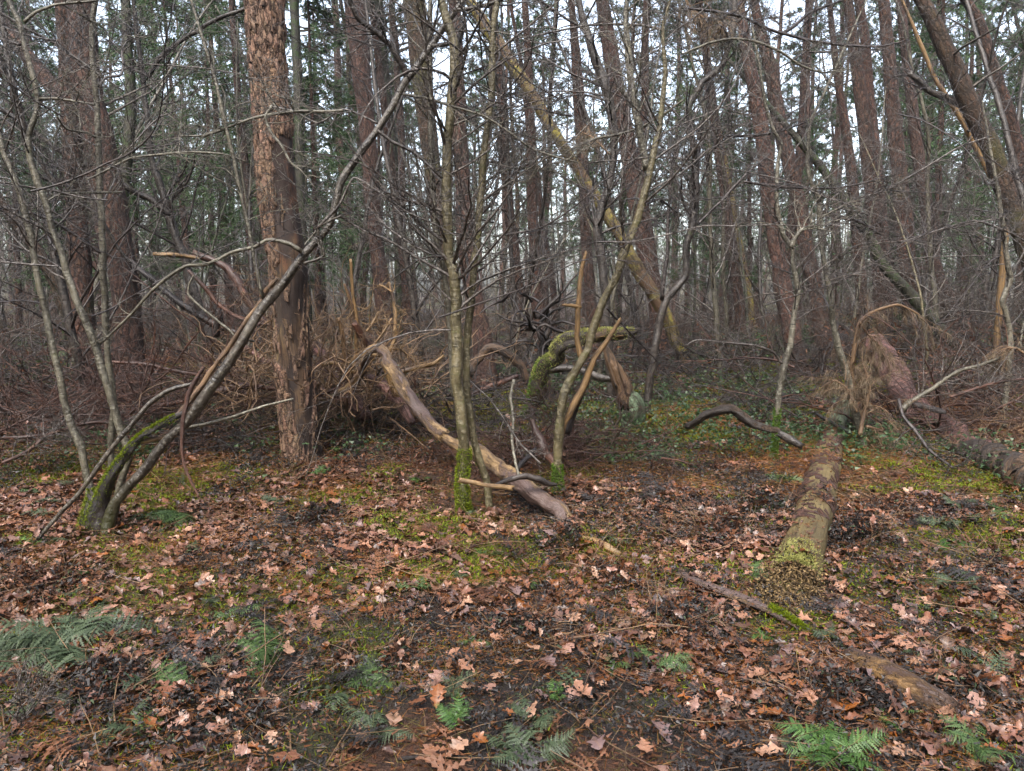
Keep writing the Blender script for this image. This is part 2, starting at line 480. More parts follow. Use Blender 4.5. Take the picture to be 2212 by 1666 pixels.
M['grey'] = bark_smooth('grey_sapling_bark', (.105, .092, .068), (.16, .145, .11), (.20, .19, .15), (.10, .105, .045), .45, mossamt=-.02)
M['olive'] = bark_smooth('olive_sapling_bark', (.10, .084, .046), (.16, .135, .08), (.24, .215, .15), (.09, .095, .03), .5, mossamt=.03)
M['pale'] = bark_smooth('pale_sapling_bark', (.14, .125, .095), (.22, .20, .155), (.30, .29, .24), (.14, .14, .06), .5, ring=.4, mossamt=-.06)
M['lean'] = bark_smooth('silver_brown_bark', (.046, .038, .030), (.088, .074, .058), (.15, .135, .11), (.06, .065, .022), .30, mossamt=-.04)
M['twig'] = bark_smooth('twig_bark', (.06, .048, .041), (.115, .097, .085), (.22, .20, .18), None, .30)
M['twig_dark'] = bark_smooth('dark_twig_bark', (.028, .022, .02), (.06, .047, .042), (.09, .075, .068), None, .4)
M['twig_far'] = bark_smooth('far_twig_bark', (.06, .05, .041), (.11, .094, .076), (.15, .13, .11), None, .6)
M['under'] = bark_smooth('bramble_stem', (.05, .035, .025), (.095, .066, .046), (.15, .11, .08), None, .5)
M['far'] = bark_smooth('hazed_far_bark', (.12, .108, .08), (.19, .172, .13), (.22, .2, .16), None, .7)  # lightened to beige: the mist of the distance put into the colour
M['tan'] = wood('tan_dead_wood', (.33, .225, .125), (.24, .155, .085), (.09, .06, .045), .34, .55)
M['tan_twig'] = wood('tan_dead_twig', (.29, .195, .12), (.17, .11, .07), (.10, .062, .045), .35, .5)
M['red_wood'] = wood('reddish_dead_wood', (.17, .088, .062), (.10, .05, .036), (.055, .03, .024), .5, .5)
M['fallen'] = wood('peeled_pine_wood', (.42, .30, .175), (.28, .19, .115), (.13, .092, .082), .54, .45, None, 0, 7.0, .02, .2)
M['sunk'] = wood('sunken_log_wood', (.36, .235, .12), (.19, .115, .065), (.085, .055, .048), .60, .45, None, 0, 8.0, .02, .5)
M['fallen_red'] = bark_plates('thin_red_bark', (.34, .19, .155), (.19, .115, .105), (.06, .035, .03), 17, .4, rough=.5, bumpd=.008)
M['log'] = wood('rotting_log_bark', (.22, .17, .085), (.13, .10, .05), (.20, .105, .058), .25, .6, (.13, .125, .045), .05, 13, .014)
M['rot'] = wood('rotten_wood', (.26, .165, .075), (.12, .066, .032), (.055, .03, .018), .42, .8, None, 0, 14, .02)
M['snapped'] = wood('snapped_stump_wood', (.22, .14, .085), (.10, .065, .042), (.04, .03, .022), .4, .65, None, 0, 9, .015)
M['crumble'] = wood('crumbling_wood', (.56, .41, .22), (.36, .24, .13), (.12, .075, .045), .38, .8, None, 0, 20, .02)
M['stump'] = wood('broken_stump_wood', (.14, .085, .05), (.06, .04, .028), (.03, .022, .017), .5, .65, (.13, .16, .10), -.03, 9, .015)
M['algae'] = wood('algae_stump_bark', (.15, .19, .125), (.09, .12, .07), (.05, .045, .03), .45, .75, (.21, .27, .18), .08, 12, .014)
M['dark_wood'] = wood('dark_wet_wood', (.055, .04, .032), (.03, .022, .019), (.02, .015, .014), .5, .5)
M['moss'] = blade('moss', (.10, .14, .018), (.27, .32, .05), .7, .25)
M['moss_pale'] = blade('pale_moss', (.48, .46, .20), (.30, .32, .11), .75, .2)
M['moss_green'] = blade('green_moss', (.075, .15, .03), (.19, .29, .06), .7, .25)
M['grass'] = blade('grass', (.10, .095, .028), (.16, .13, .045), .55, .25)
M['fern'] = blade('fern_green', (.045, .085, .030), (.125, .18, .075), .5, .25)
M['fern_grey'] = blade('fern_grey_green', (.050, .072, .040), (.11, .14, .080), .5, .2)
M['fern_fresh'] = blade('fern_fresh_green', (.06, .12, .04), (.14, .23, .08), .45, .3)
M['black'] = blade('blackened_bracken', (.008, .007, .006), (.048, .042, .041), .5, 0, .3)
M['brown_bits'] = blade('brown_litter', (.05, .022, .013), (.19, .092, .054), .6)
M['low_green'] = blade('low_green_leaves', (.03, .065, .03), (.10, .15, .07), .45, .25)
M['needle'] = blade('fallen_pine_needles', (.16, .065, .025), (.30, .155, .065), .5)
M['leaf'] = leafmat('dead_oak_leaf')
M['pine_needle'] = blade('pine_needles', (.034, .062, .030), (.085, .125, .062), .55, .15)
M['spruce'] = blade('spruce_needles', (.042, .082, .034), (.10, .15, .07), .6, .15)
M['dead_needle'] = blade('dead_pine_needles', (.13, .095, .065), (.27, .215, .15), .6, .15)
def soil():
    k = NB('forest_soil', .75)
    p = k.n('NewGeometry', out='Position')
    n1 = k.noise(p, 1.4, 5, .6); n2 = k.noise(p, 14, 6, .7); n3 = k.noise(p, 60, 4, .6)
    c = k.mix(k.ramp(n2, [(.35, 0), (.68, 1)]), (.030, .016, .011), (.10, .05, .032))
    c = k.mix(k.ramp(n3, [(.56, 0), (.70, .7)]), c, (.19, .11, .075))
    c = k.mix(k.math('MULTIPLY', k.n('SeparateXYZ', {0: k.attr('tint')}, out=0), .85), c, (.014, .012, .012))
    c = k.mix(k.math('MULTIPLY', k.attr('msk', 'Fac'), k.ramp(n3, [(.3, .25), (.6, .9)])), c, (.085, .095, .018))
    k.col(c); k.bump(k.math('ADD', n2, n3), 1.0, .04)
    return k.m
M['soil'] = soil()

# ------------------------------------------------------------------ the floor
def axis(lo, hi, n, k):
    s = np.linspace(-1, 1, n)
    s = np.sinh(s * k) / np.sinh(k)
    return np.where(s < 0, -s * lo, s * hi)
MOSS_SPOTS = [(*gp(a, b)[:2], r) for a, b, r in ((880, 1160, .5), (1180, 1190, .42), (720, 1090, .3), (1060, 1180, .35), (2050, 1090, .5), (1500, 870, .8), (1640, 830, .7), (1150, 950, .7), (1350, 965, .5), (400, 1060, .4), (1640, 1110, .3), (1700, 1350, .2), (50, 1560, .3), (160, 1520, .22), (250, 1190, .25), (1420, 960, .5), (1900, 960, .6), (2110, 1050, .6), (760, 1440, .25), (980, 1220, .35), (1560, 950, .5), (1250, 900, .8), (2000, 1180, .35), (1500, 1500, .15), (560, 1330, .2), (2150, 1190, .3))]
def moss_mask(x, y):
    x = np.asarray(x, float); y = np.asarray(y, float)
    m = sstep(.50 - .035 * sstep(5, 8, y), .585 - .035 * sstep(5, 8, y), fbm(x * 1.3 + 4, y * 1.3, 31, 3)) * sstep(.42, .56, fbm(x * .35, y * .35, 33, 2) + .04)
    m = m * (.35 + .65 * sstep(3.0, 4.6, y))
    br = sstep(.36, .60, fbm(x * 3.1, y * 3.1, 35, 3))
    for a, b, r in MOSS_SPOTS: m = np.maximum(m, np.exp(-((x - a) ** 2 + (y - b) ** 2) / (r * 1.25) ** 2) * br * 1.5)
    return np.clip(m, 0, 1)
def black_mask(x, y):
    return sstep(.48, .57, fbm(np.asarray(x) * 1.1 + 2, np.asarray(y) * 1.1, 45, 3) + .13 * sstep(3.9, 2.6, y) - .03 * sstep(4, 5, y))
gx = axis(-230, 230, 420, 5.5); gy = axis(-80, 250, 440, 5.3) + 4.0
X, Yg = np.meshgrid(gx, gy)
V = np.stack([X, Yg, hz(X, Yg)], -1).reshape(-1, 3)
a = (np.arange(len(gy) - 1)[:, None] * len(gx) + np.arange(len(gx) - 1)[None]).ravel()
tag(MB().add(V, np.stack([a, a + 1, a + 1 + len(gx), a + len(gx)], 1), tint=np.repeat(black_mask(V[:, 0], V[:, 1])[:, None], 3, 1), msk=moss_mask(V[:, 0], V[:, 1])).build('ground', M['soil']), kind='structure')

# ------------------------------------------------------------------ trunks traced from the photograph
def to_ground(P, Rr, flare=1.2, sink=.12):
    """carry the foot of a stem down into the floor"""
    b = P[0].copy(); g = float(hz(b[0], b[1]))
    d = nrm(P[0] - P[1]); d[2] = min(d[2], -.5); d = d / -d[2]
    e = b + d * max(.05, b[2] - g + sink) if b[2] > g - sink else b
    return np.vstack([e, P]), np.r_[Rr[0] * flare, Rr]
def extend(P, Rr, L, end=.6, n=3):
    d = nrm(P[-1] - P[-2]); q = P[-1][None] + d[None] * np.linspace(L / n, L, n)[:, None]
    return np.vstack([P, q]), np.r_[Rr, Rr[-1] * np.linspace(1, end, n + 1)[1:]]

def stubs(mb, P, Rr, m, L=(.1, .5), g=rng, t0=.15, t1=1., up=0.0, wig=.12):
    S, D, r, t = spawn(P[None], Rr[None], m, t0, t1, (1.1, 1.6), g, .5)
    S = S + nrm(D) * r[:, None] * .7
    Ls = g.uniform(*L, m)
    p = grow(S, D, Ls, 6, wig, up, .08, g); rr = taper(np.clip(Ls * .018, .004, .02), 6, .3)
    V, Q, b = tubes(p, rr, 4); mb.add(V, Q, bk=b)
    S, D, r, t = spawn(p, rr, 3, .2, .95, (.4, 1.1), g)
    p2 = grow(S, D, np.repeat(Ls, 3) * g.uniform(.2, .5, len(S)), 4, wig, up, .1, g)
    V, Q, b = tubes(p2, taper(np.clip(r * .6, .0025, .008), 4, .4), 3); mb.add(V, Q, bk=b)

# crowns shared by the pines
def tuft(mb, C, D, m, L, W, spread, g):
    N = len(C)
    d = nrm(np.repeat(nrm(D), m, 0) * (1 - spread) + g.normal(size=(N * m, 3)) * spread)
    c = np.repeat(C, m, 0)
    ti = np.repeat(np.repeat(g.random((N, 1)), m, 0), 3, 1)
    V, T, t = tris(c, d, g.uniform(.6, 1.2, N * m) * L, W, g, np.clip(ti + g.normal(size=(N * m, 1)) * .15, 0, 1))
    mb.add(V, None, T, tint=t)
def pine_crown(P, Rr, g, t0=.55, nb=34, Lb=1.9, tl=.16, tw=.02, m=9):
    wb, nb_ = MB(), MB()
    S, D, r, t = spawn(P[None], Rr[None], nb, t0, .99, (1.0, 1.5), g, .3)
    L = Lb * g.uniform(.5, 1.2, nb) * (1.25 - t) * 1.6
    p1 = grow(S, D, L, 7, .13, .05, .05, g); R1 = taper(np.clip(r * .35, .008, .05), 7, .25)
    V, Q, b = tubes(p1, R1, 4); wb.add(V, Q, bk=b)
    S, D, r, t = spawn(p1, R1, 6, .3, 1, (.4, 1.0), g, .3)
    p2 = grow(S, D, np.repeat(L, 6) * g.uniform(.18, .4, len(S)), 4, .15, .08, .05, g)
    V, Q, b = tubes(p2, taper(np.clip(r * .6, .004, .014), 4, .4), 3); wb.add(V, Q, bk=b)
    u = g.random((len(p2), 4, 1)); k = np.minimum((u[..., 0] * 1.5 + 1.5).astype(int), 3)
    C = p2[np.arange(len(p2))[:, None], k] + g.normal(size=(len(p2), 4, 3)) * .05
    D2 = np.repeat(nrm(p2[:, 3] - p2[:, 2])[:, None], 4, 1)
    tuft(nb_, C.reshape(-1, 3), D2.reshape(-1, 3) + np.array([0, 0, .3]), m, tl, tw, .55, g)
    return wb, nb_
def pine_proto(h, r, seed, bark, bend=.25, t0=.55):
    g = np.random.default_rng(seed)
    n = 12; z = np.linspace(-.3, h, n)
    P = np.stack([np.cumsum(g.normal(size=n)) * .05 * bend * 4, np.cumsum(g.normal(size=n)) * .05 * bend * 4, z], 1); P[0, :2] = P[1, :2]
    Rr = r * np.interp(z, [-.3, .3, 1, h], [1.35, 1.12, 1, .25])
    o = thing('pine_tree', (0, 0, 0), '', 'pine')
    mb = MB(); C, RR = add_tube(mb, P, Rr, 12, 30, .04, seed, (0, 1, 0)); mb.build('trunk', bark, o)
    wb, lf = pine_crown(C, RR, g, t0 - .08, 30, 2.3, .17, .026, 13)
    stubs(wb, C, RR, 26, (.3, 1.6), g, .1, t0 + .05, -.03)
    me = wb.mesh('crown', M['twig_far']);
    co = bpy.data.objects.new('crown', me); COL.objects.link(co); co.parent = o
    fo = lf.build('foliage', M['pine_needle'], o, False)
    return o
def drop_proto(o):
    for ch in list(o.children): bpy.data.objects.remove(ch)
    bpy.data.objects.remove(o)

def pine(s, Y, label, bark='pine', ext=9.0, nst=12, cr=None, seed=0, sides=20, name='pine_tree', cat='pine', base=True, lump=.03, Y1=None, stub_len=(.2, 1.1)):
    if Y is None: Y = foot(s)
    P, Rr = trace(s, Y, Y1)
    P, Rr = P[::-1], Rr[::-1] * (.85 if bark == 'lichen' else 1)   # traced from the top down, built from the foot up
    if base: P, Rr = to_ground(P, Rr)
    n0 = len(P)
    if ext: P, Rr = extend(P, Rr, ext, .6)
    o = thing(name, P[0], label, cat)
    mb = MB(); C, RR = add_tube(mb, P, Rr, sides, max(40, len(P) * 6), lump, seed + 3, jit=.25); mb.build('trunk', M[bark], o)
    if nst:
        gg = np.random.default_rng(seed + 50)
        if ext and cat == 'pine':
            b, lf = pine_crown(C, RR, gg, .68, 30, 2.0); lf.build('foliage', M['pine_needle'], o, False)  # crown mostly above the frame, added to darken the floor
        else: b = MB()
        stubs(b, C, RR, nst, stub_len, gg, .08, .7, -.02); b.build('crown', M['twig_far'], o)
    return o, C, RR

def hero_pine():
    s = '00: 1712,0,245 1728,250 1745,500,240 1762,750 1780,1000,258 1808,1250 1838,1500,268 01: 1868,0,265 1878,250 1888,500,260 1905,700 1928,900,275 1950,1150 1962,1290,300'
    P, Rr = trace(s, 6.95); P, Rr = P[::-1], Rr[::-1]
    P, Rr = to_ground(P, Rr, 1.55, .15); zt = P[-1][2]
    P, Rr = extend(P, Rr, 5.0, .8)
    C, RR = smooth(P, Rr, 560); sides = 150
    V, Q, bk = tubes(C, RR, sides, np.array([[0, 1, 0]]), .03, 4, 1.2)
    th = np.arange(sides) / sides * 2 * math.pi; x = np.cos(th)[None]; zz = C[:, 2][:, None] / zt   # -1 left .. 1 right, 0 foot .. 1 frame top
    nz = fbm(np.cos(th)[None] * 3 + 8, C[:, 2][:, None] * 2.2 + np.sin(th)[None] * 2, 3, 4) - .5
    nf = fbm(np.cos(th)[None] * 9 + 8, C[:, 2][:, None] * 5 + np.sin(th)[None] * 6, 9, 3) - .5
    edge = np.interp(zz, [0, .06, .12, .19, .24, .33, .45, .50, .60, .68, .74, 2], [.35, .25, .05, -.2, -1.3, -1.4, -.15, -.05, .05, .30, 1.2, 1.3])
    m = sstep(-.05, .05, x - edge + nz * .9 + nf * .5)
    top = sstep(.0, .05, .06 - np.abs(x - .05) + nf * .25 + nz * .2) * sstep(.90, .97, zz)   # bare strip at the top of the view
    m = np.maximum(m, top)
    isl = fbm(np.cos(th)[None] * 4 + 30, C[:, 2][:, None] * 5 + np.sin(th)[None] * 4, 13, 3)
    m = m * (1 - sstep(.60, .63, isl) * sstep(.5, .3, zz) * .95)
    yel = sstep(-.2, .35, -x * .9 - .25 + nz) * sstep(.1, .2, zz) * sstep(.50, .40, zz) * .85 + .05
    redn = sstep(.40, .52, zz + nz * .25 + x * 0) * 1.0
    tint = np.stack([yel, redn, yel], -1).reshape(-1, 3)
    o = thing('pine_tree', P[0], 'thick dead pine with flaking plated bark and bare red wood, nearest big trunk', 'pine')
    mb = MB().add(V, Q, None, bk, tint, m.ravel()); mb.build('trunk', M['pine_hero'], o)
    # lifted bark flakes round the edges of the bare wood
    g = np.random.default_rng(5); fl = MB()
    idx = g.choice(len(V), 420, p=(np.where((m.ravel() < .5) & (V[:, 2] < zt + .3), 1., 0) / np.where((m.ravel() < .5) & (V[:, 2] < zt + .3), 1., 0).sum()))
    cen = C[idx // sides]; N = nrm(V[idx] - cen); Tn = np.array([0, 0, 1.]); S = nrm(np.cross(N, Tn))
    w = g.uniform(.008, .022, len(idx))[:, None]; l = g.uniform(.015, .05, len(idx))[:, None]
    p0 = V[idx] + N * .006; lift = N * g.uniform(.004, .016, len(idx))[:, None]
    q = np.stack([p0 - S * w - Tn * l, p0 + S * w * .8 - Tn * l * .8, p0 + S * w + Tn * l + lift, p0 - S * w * .7 + Tn * l * .9 + lift], 1)
    q2 = np.concatenate([q, q - N[:, None] * .006], 1)
    f = np.array([[0, 1, 2, 3], [7, 6, 5, 4], [0, 4, 5, 1], [1, 5, 6, 2], [2, 6, 7, 3], [3, 7, 4, 0]])
    Qf = (f[None] + (np.arange(len(idx)) * 8)[:, None, None]).reshape(-1, 4)
    fl.add(q2.reshape(-1, 3), Qf, None, np.repeat(bk[idx], 8, 0) + g.normal(size=(len(idx) * 8, 3)) * .01)
    fl.build('bark_flakes', M['pine_hero'], o, False)['kind'] = 'stuff'
    b = MB(); stubs(b, C[300:], RR[300:], 7, (.05, .3), g); b.build('crown', M['twig'], o)
hero_pine()

pine('00: 415,0,105 450,600,118 480,1100,125 503,1500,130 01: 520,0,140 535,400,150 560,700,155 592,970,175', None, 'straight brown pine, left one of the close pair behind grey poles', seed=1)
pine('00: 512,0,165 560,500,180 640,900,190 720,1300,190 765,1600,180 01: 790,0,165 820,400,185 842,700,200 858,1000,225', None, 'thick brown pine, right one of the close pair behind grey poles', seed=2)
pine('00: 60,210,95 180,370,95 290,500,100 400,640,95 520,800,90 01: 700,0,80 900,500,80 1000,700,80', 17, 'brown pine leaning left across the back of the close pair', seed=3, ext=5)
pine('00: 60,1380,70 200,1560,80 01: 290,40,85 370,190,85 430,350,85 500,540,85 560,760,90', 13, 'leaning mossy brown trunk behind the left pine of the close pair', 'pine_moss', seed=4, ext=4, nst=3)
pine('00: 815,0,58 825,300,62 846,600,70 840,900,72 810,1150,72 790,1400,72 01: 800,0,74 830,400,76 850,850,90', 13, 'dark trunk with green moss just right of the thick left pine', 'dark_moss', seed=5)
pine('00: 1905,0,58 1930,500,62 1942,1000,64 1960,1600,66 01: 1985,300,68 1990,700,80', 15, 'slim green mossy trunk close behind the dead pine', 'dark_moss', seed=6)
pine('10: 85,0,140 120,400,130 165,800,115 205,1300,105 235,1666,100 11: 255,100,105 285,400,115 310,700,135', None, 'upright dark brown pine above the pale dead brushwood', 'pine_red', seed=7)
pine('10: 240,0,65 262,300,68 290,600,70 320,900,70 370,1500,65 11: 370,100,55 378,400,58 385,660,62', 18, 'thin olive trunk between two brown pines over the brushwood', 'dark_moss', seed=8)
pine('11: 400,0,60 425,200,72 440,400,84 455,680,95', 17, 'short looking brown pine right of the thin olive trunk', seed=9, ext=8)
pine('10: 470,0,150 500,300,140 540,700,125 590,1100,110 640,1500,105 11: 690,100,105 720,400,110 740,700,125', 12.5, 'broad pine patched with moss seen behind the fork', 'pine_moss', seed=10)
pine('10: 735,0,80 755,500,90 775,1000,105 800,1500,112 11: 830,100,118 885,400,135 922,650,150 940,880,185', None, 'reddish pine directly behind the mossy twin stems', 'pine_red', seed=11)
pine('10: 1190,0,42 1212,400,55 1228,900,70 1240,1400,72 11: 1260,100,78 1275,350,90 1300,640,110', 19, 'slim reddish pine left of the yellow leaning trunk', 'pine_red', seed=12)
pine('10: 1490,0,42 1515,300,60 1538,600,78 1562,1000,78 1590,1600,76 11: 1610,200,78 1640,600,90', 17, 'slim pine left of the forked dark tree', seed=13)
pine('10: 1690,0,85 1740,300,105 1790,600,108 1850,900,110 1905,1250,118 1965,1600,112 11: 2010,100,105 2060,400,110 2100,680,130', 15.5, 'brown pine standing behind the forked dark tree', 'pine_red', seed=14)
pine('20: 360,0,62 428,400,88 490,700,98 530,1000,100 562,1300,102 600,1560,110 21: 632,50,112 670,300,122 722,600,130 752,770,150', None, 'reddish pine behind the sapling with green mossy foot', 'pine_red', seed=15)
pine('20: 460,0,55 505,200,70 570,450,88 625,800,98 700,1100,100 760,1350,100 800,1600,100 21: 860,200,102 900,450,110 925,680,125', 15, 'brown pine right of the one behind the mossy footed sapling', seed=16)
pine('20: 1070,0,62 1112,300,72 1150,600,82 1190,900,92 1222,1200,100 1255,1500,108 21: 1285,150,112 1320,560,135', 16, 'grey brown pine, left of the close pair of pines on the right', seed=17)
pine('20: 1142,0,58 1180,250,60 1210,600,62 1240,900,70 1268,1200,80 1300,1600,86 21: 1330,200,90 1370,600,100', 18, 'orange red slim pine, right of the close pair on the right', 'pine_red', seed=18)
pine('20: 1300,0,72 1330,300,80 1362,700,92 1392,1000,100 1422,1300,108 1445,1600,112 21: 1475,200,116 1520,560,135', 15.5, 'straight purple brown pine left of the bright gap on the right', seed=19)
pine('20: 1410,0,58 1442,300,62 1482,650,70 1524,1000,78 1572,1300,82 1615,1640,90 21: 1650,140,95 1740,330,110', 17, 'reddish pine in front of the bright gap on the right', 'pine_red', seed=20)
pine('20: 1550,0,85 1640,180,100 1742,400,112 1832,620,120 1922,800,122 2012,1000,124 2082,1200,128 2152,1400,130 2212,1560,132 21: 2290,100,135 2380,500,145', 10, 'big mossy pine leaning left at the right edge of the wood', 'pine_moss', seed=21, nst=10)
pine('20: 1835,0,60 1930,150,62 2002,400,70 2082,650,80 2152,900,90 2205,1200,100 2250,1600,108 21: 2290,300,118', 14, 'brown pine leaning left beyond the big mossy leaning pine', seed=22)
pine('20: 955,60,36 1002,500,44 1052,800,58 1092,1100,68 1130,1500,74 21: 1160,300,80 1190,600,90', 20, 'thin crooked pine left of the close pair on the right', seed=23)
pine('20: 1560,330,26 1640,520,30 1800,760,36 1950,1050,40 2040,1230,40 2100,1430,40 21: 2080,0,42', 11, 'pale barkless dead pole leaning against the mossy leaning pine', 'tan', seed=24, ext=1.0, nst=3, name='dead_pole', cat='dead trunk')
pine('20: 690,840,40 880,1060,55 1050,1300,65 1200,1520,70 21: 1290,40,72 1440,205,76 1560,335,80 1690,500,80 1790,615,80', 13, 'green mossy pole leaning left above the brush mound', 'dark_moss', seed=25, ext=1.5, nst=4, name='leaning_pole', cat='dead trunk')
pine('21: 385,0,52 422,200,58 450,400,56 475,520,62', 22, 'yellowish lichened trunk right of the forked dark tree', 'lichen', seed=26, ext=9, nst=4)
pine('21: 325,0,70 358,250,74 388,480,78 400,590,90', 18, 'dark plain trunk beside the yellowish lichened one', seed=27, ext=8, nst=6)
pine('10: 830,0,80 935,170,100 1040,320,104 1135,470,100 1230,600,98 1325,770,92 1425,930,88 1525,1080,84 1640,1260,86 1725,1400,90 1830,1560,96 11: 1870,0,108 1965,150,112 2045,280,110 2115,400,104 2160,540,98 21: 0,640,86 35,760,80', None,
     'yellow lichened trunk leaning steeply left across the centre', 'lichen', seed=28, nst=6, sides=24)

# ------------------------------------------------------------------ bare saplings and dark trees traced from the photograph
def moss_coat(o, C, RR, t0, t1, n, g, side=None, L=.016, mat='moss', name='moss', thick=.3):
    """a coat of moss blades on part of a stem"""
    k = (t0 + (t1 - t0) * (g.random(n) ** 1.9 * 1.35 if t0 == 0 and t1 < .3 else g.random(n))) * (len(C) - 1); i = np.minimum(k.astype(int), len(C) - 2); u = (k - i)[:, None]
    c = C[i] * (1 - u) + C[i + 1] * u; r = RR[i] * (1 - u[:, 0]) + RR[i + 1] * u[:, 0]
    T = nrm(C[i + 1] - C[i]); q = g.normal(size=(n, 3))
    if side is not None: q = q * .75 + np.asarray(side) * 1.1
    q = nrm(q - T * (q * T).sum(-1, keepdims=True))
    cl = fbm(k * .5 + q[:, 0] * 2, q[:, 1] * 2 + q[:, 2] * 2, 4, 2)
    keep = cl > .36
    c, r, q, n = c[keep], r[keep], q[keep], int(keep.sum())
    B = c + q * (r * g.uniform(.92, 1.0 + thick, n))[:, None]
    V, Tn, t = tris(B, q + g.normal(size=(n, 3)) * .6 + np.array([0, 0, .2]), g.uniform(.5, 1.3, n) * L * .8, L * .30, g, np.repeat(g.random((n, 1)), 3, 1))
    mb = MB().add(V, None, Tn, tint=t)
    return mb.build(name, M[mat], o, False)

SAP = {}
def sapling(s, Y, label, bark='grey', Y1=None, ext=1.5, m1=16, L1=1.3, seed=0, base=True, extra=(), moss=0, tw='twig', name='sapling', cat='sapling', t0=.3, sides=14, up=.03, ang=(.6, 1.25), m2=8, m3=5, lump=.10, flare=1.15, rmax=.012, mossmat='moss'):
    g = np.random.default_rng(seed + 900)
    if Y is None: Y = foot(s)
    P, Rr = trace(s, Y, Y1); P, Rr = P[::-1], Rr[::-1] * .88
    if base: P, Rr = to_ground(P, Rr, flare)
    if ext: P, Rr = extend(P, Rr, ext, .35)
    o = thing(name, P[0], label, cat)
    mb = MB()
    C, RR = add_tube(mb, P, Rr, sides, max(40, len(P) * 7), lump, seed + 7, lfreq=5, msk=(lambda t: sstep(moss, moss * .6, t)) if moss else None)
    mb.build('trunk', M[bark], o)
    if moss: moss_coat(o, C, RR, .0, moss, int(5000 + 45000 * moss), g, mat=mossmat, L=.018, thick=.30)
    Yb = P[0][1]
    for e in extra:                                       # limbs seen one by one: (trace, bark, start depth, end depth)
        p, r = trace(e[0], e[2] if len(e) > 2 else Yb, e[3] if len(e) > 3 else None)
        eb = MB(); c2, r2 = add_tube(eb, p, r, 9, max(24, len(p) * 6), lump, seed + 31)
        if len(e) < 5 or e[4]:
            twigs(eb, c2, r2, e[4] if len(e) > 4 else 7, L1 * .55, .2, .98, ang, m2, m3, up, g, rmax=.008)
        eb.build('limb', M[e[1]], o)
    if m1:
        cb = MB(); twigs(cb, C, RR, m1, L1, t0, .98, ang, m2, m3, up, g, rmax=rmax); cb.build('crown', M[tw], o)
    SAP['s%d' % seed] = o
    return o, C, RR

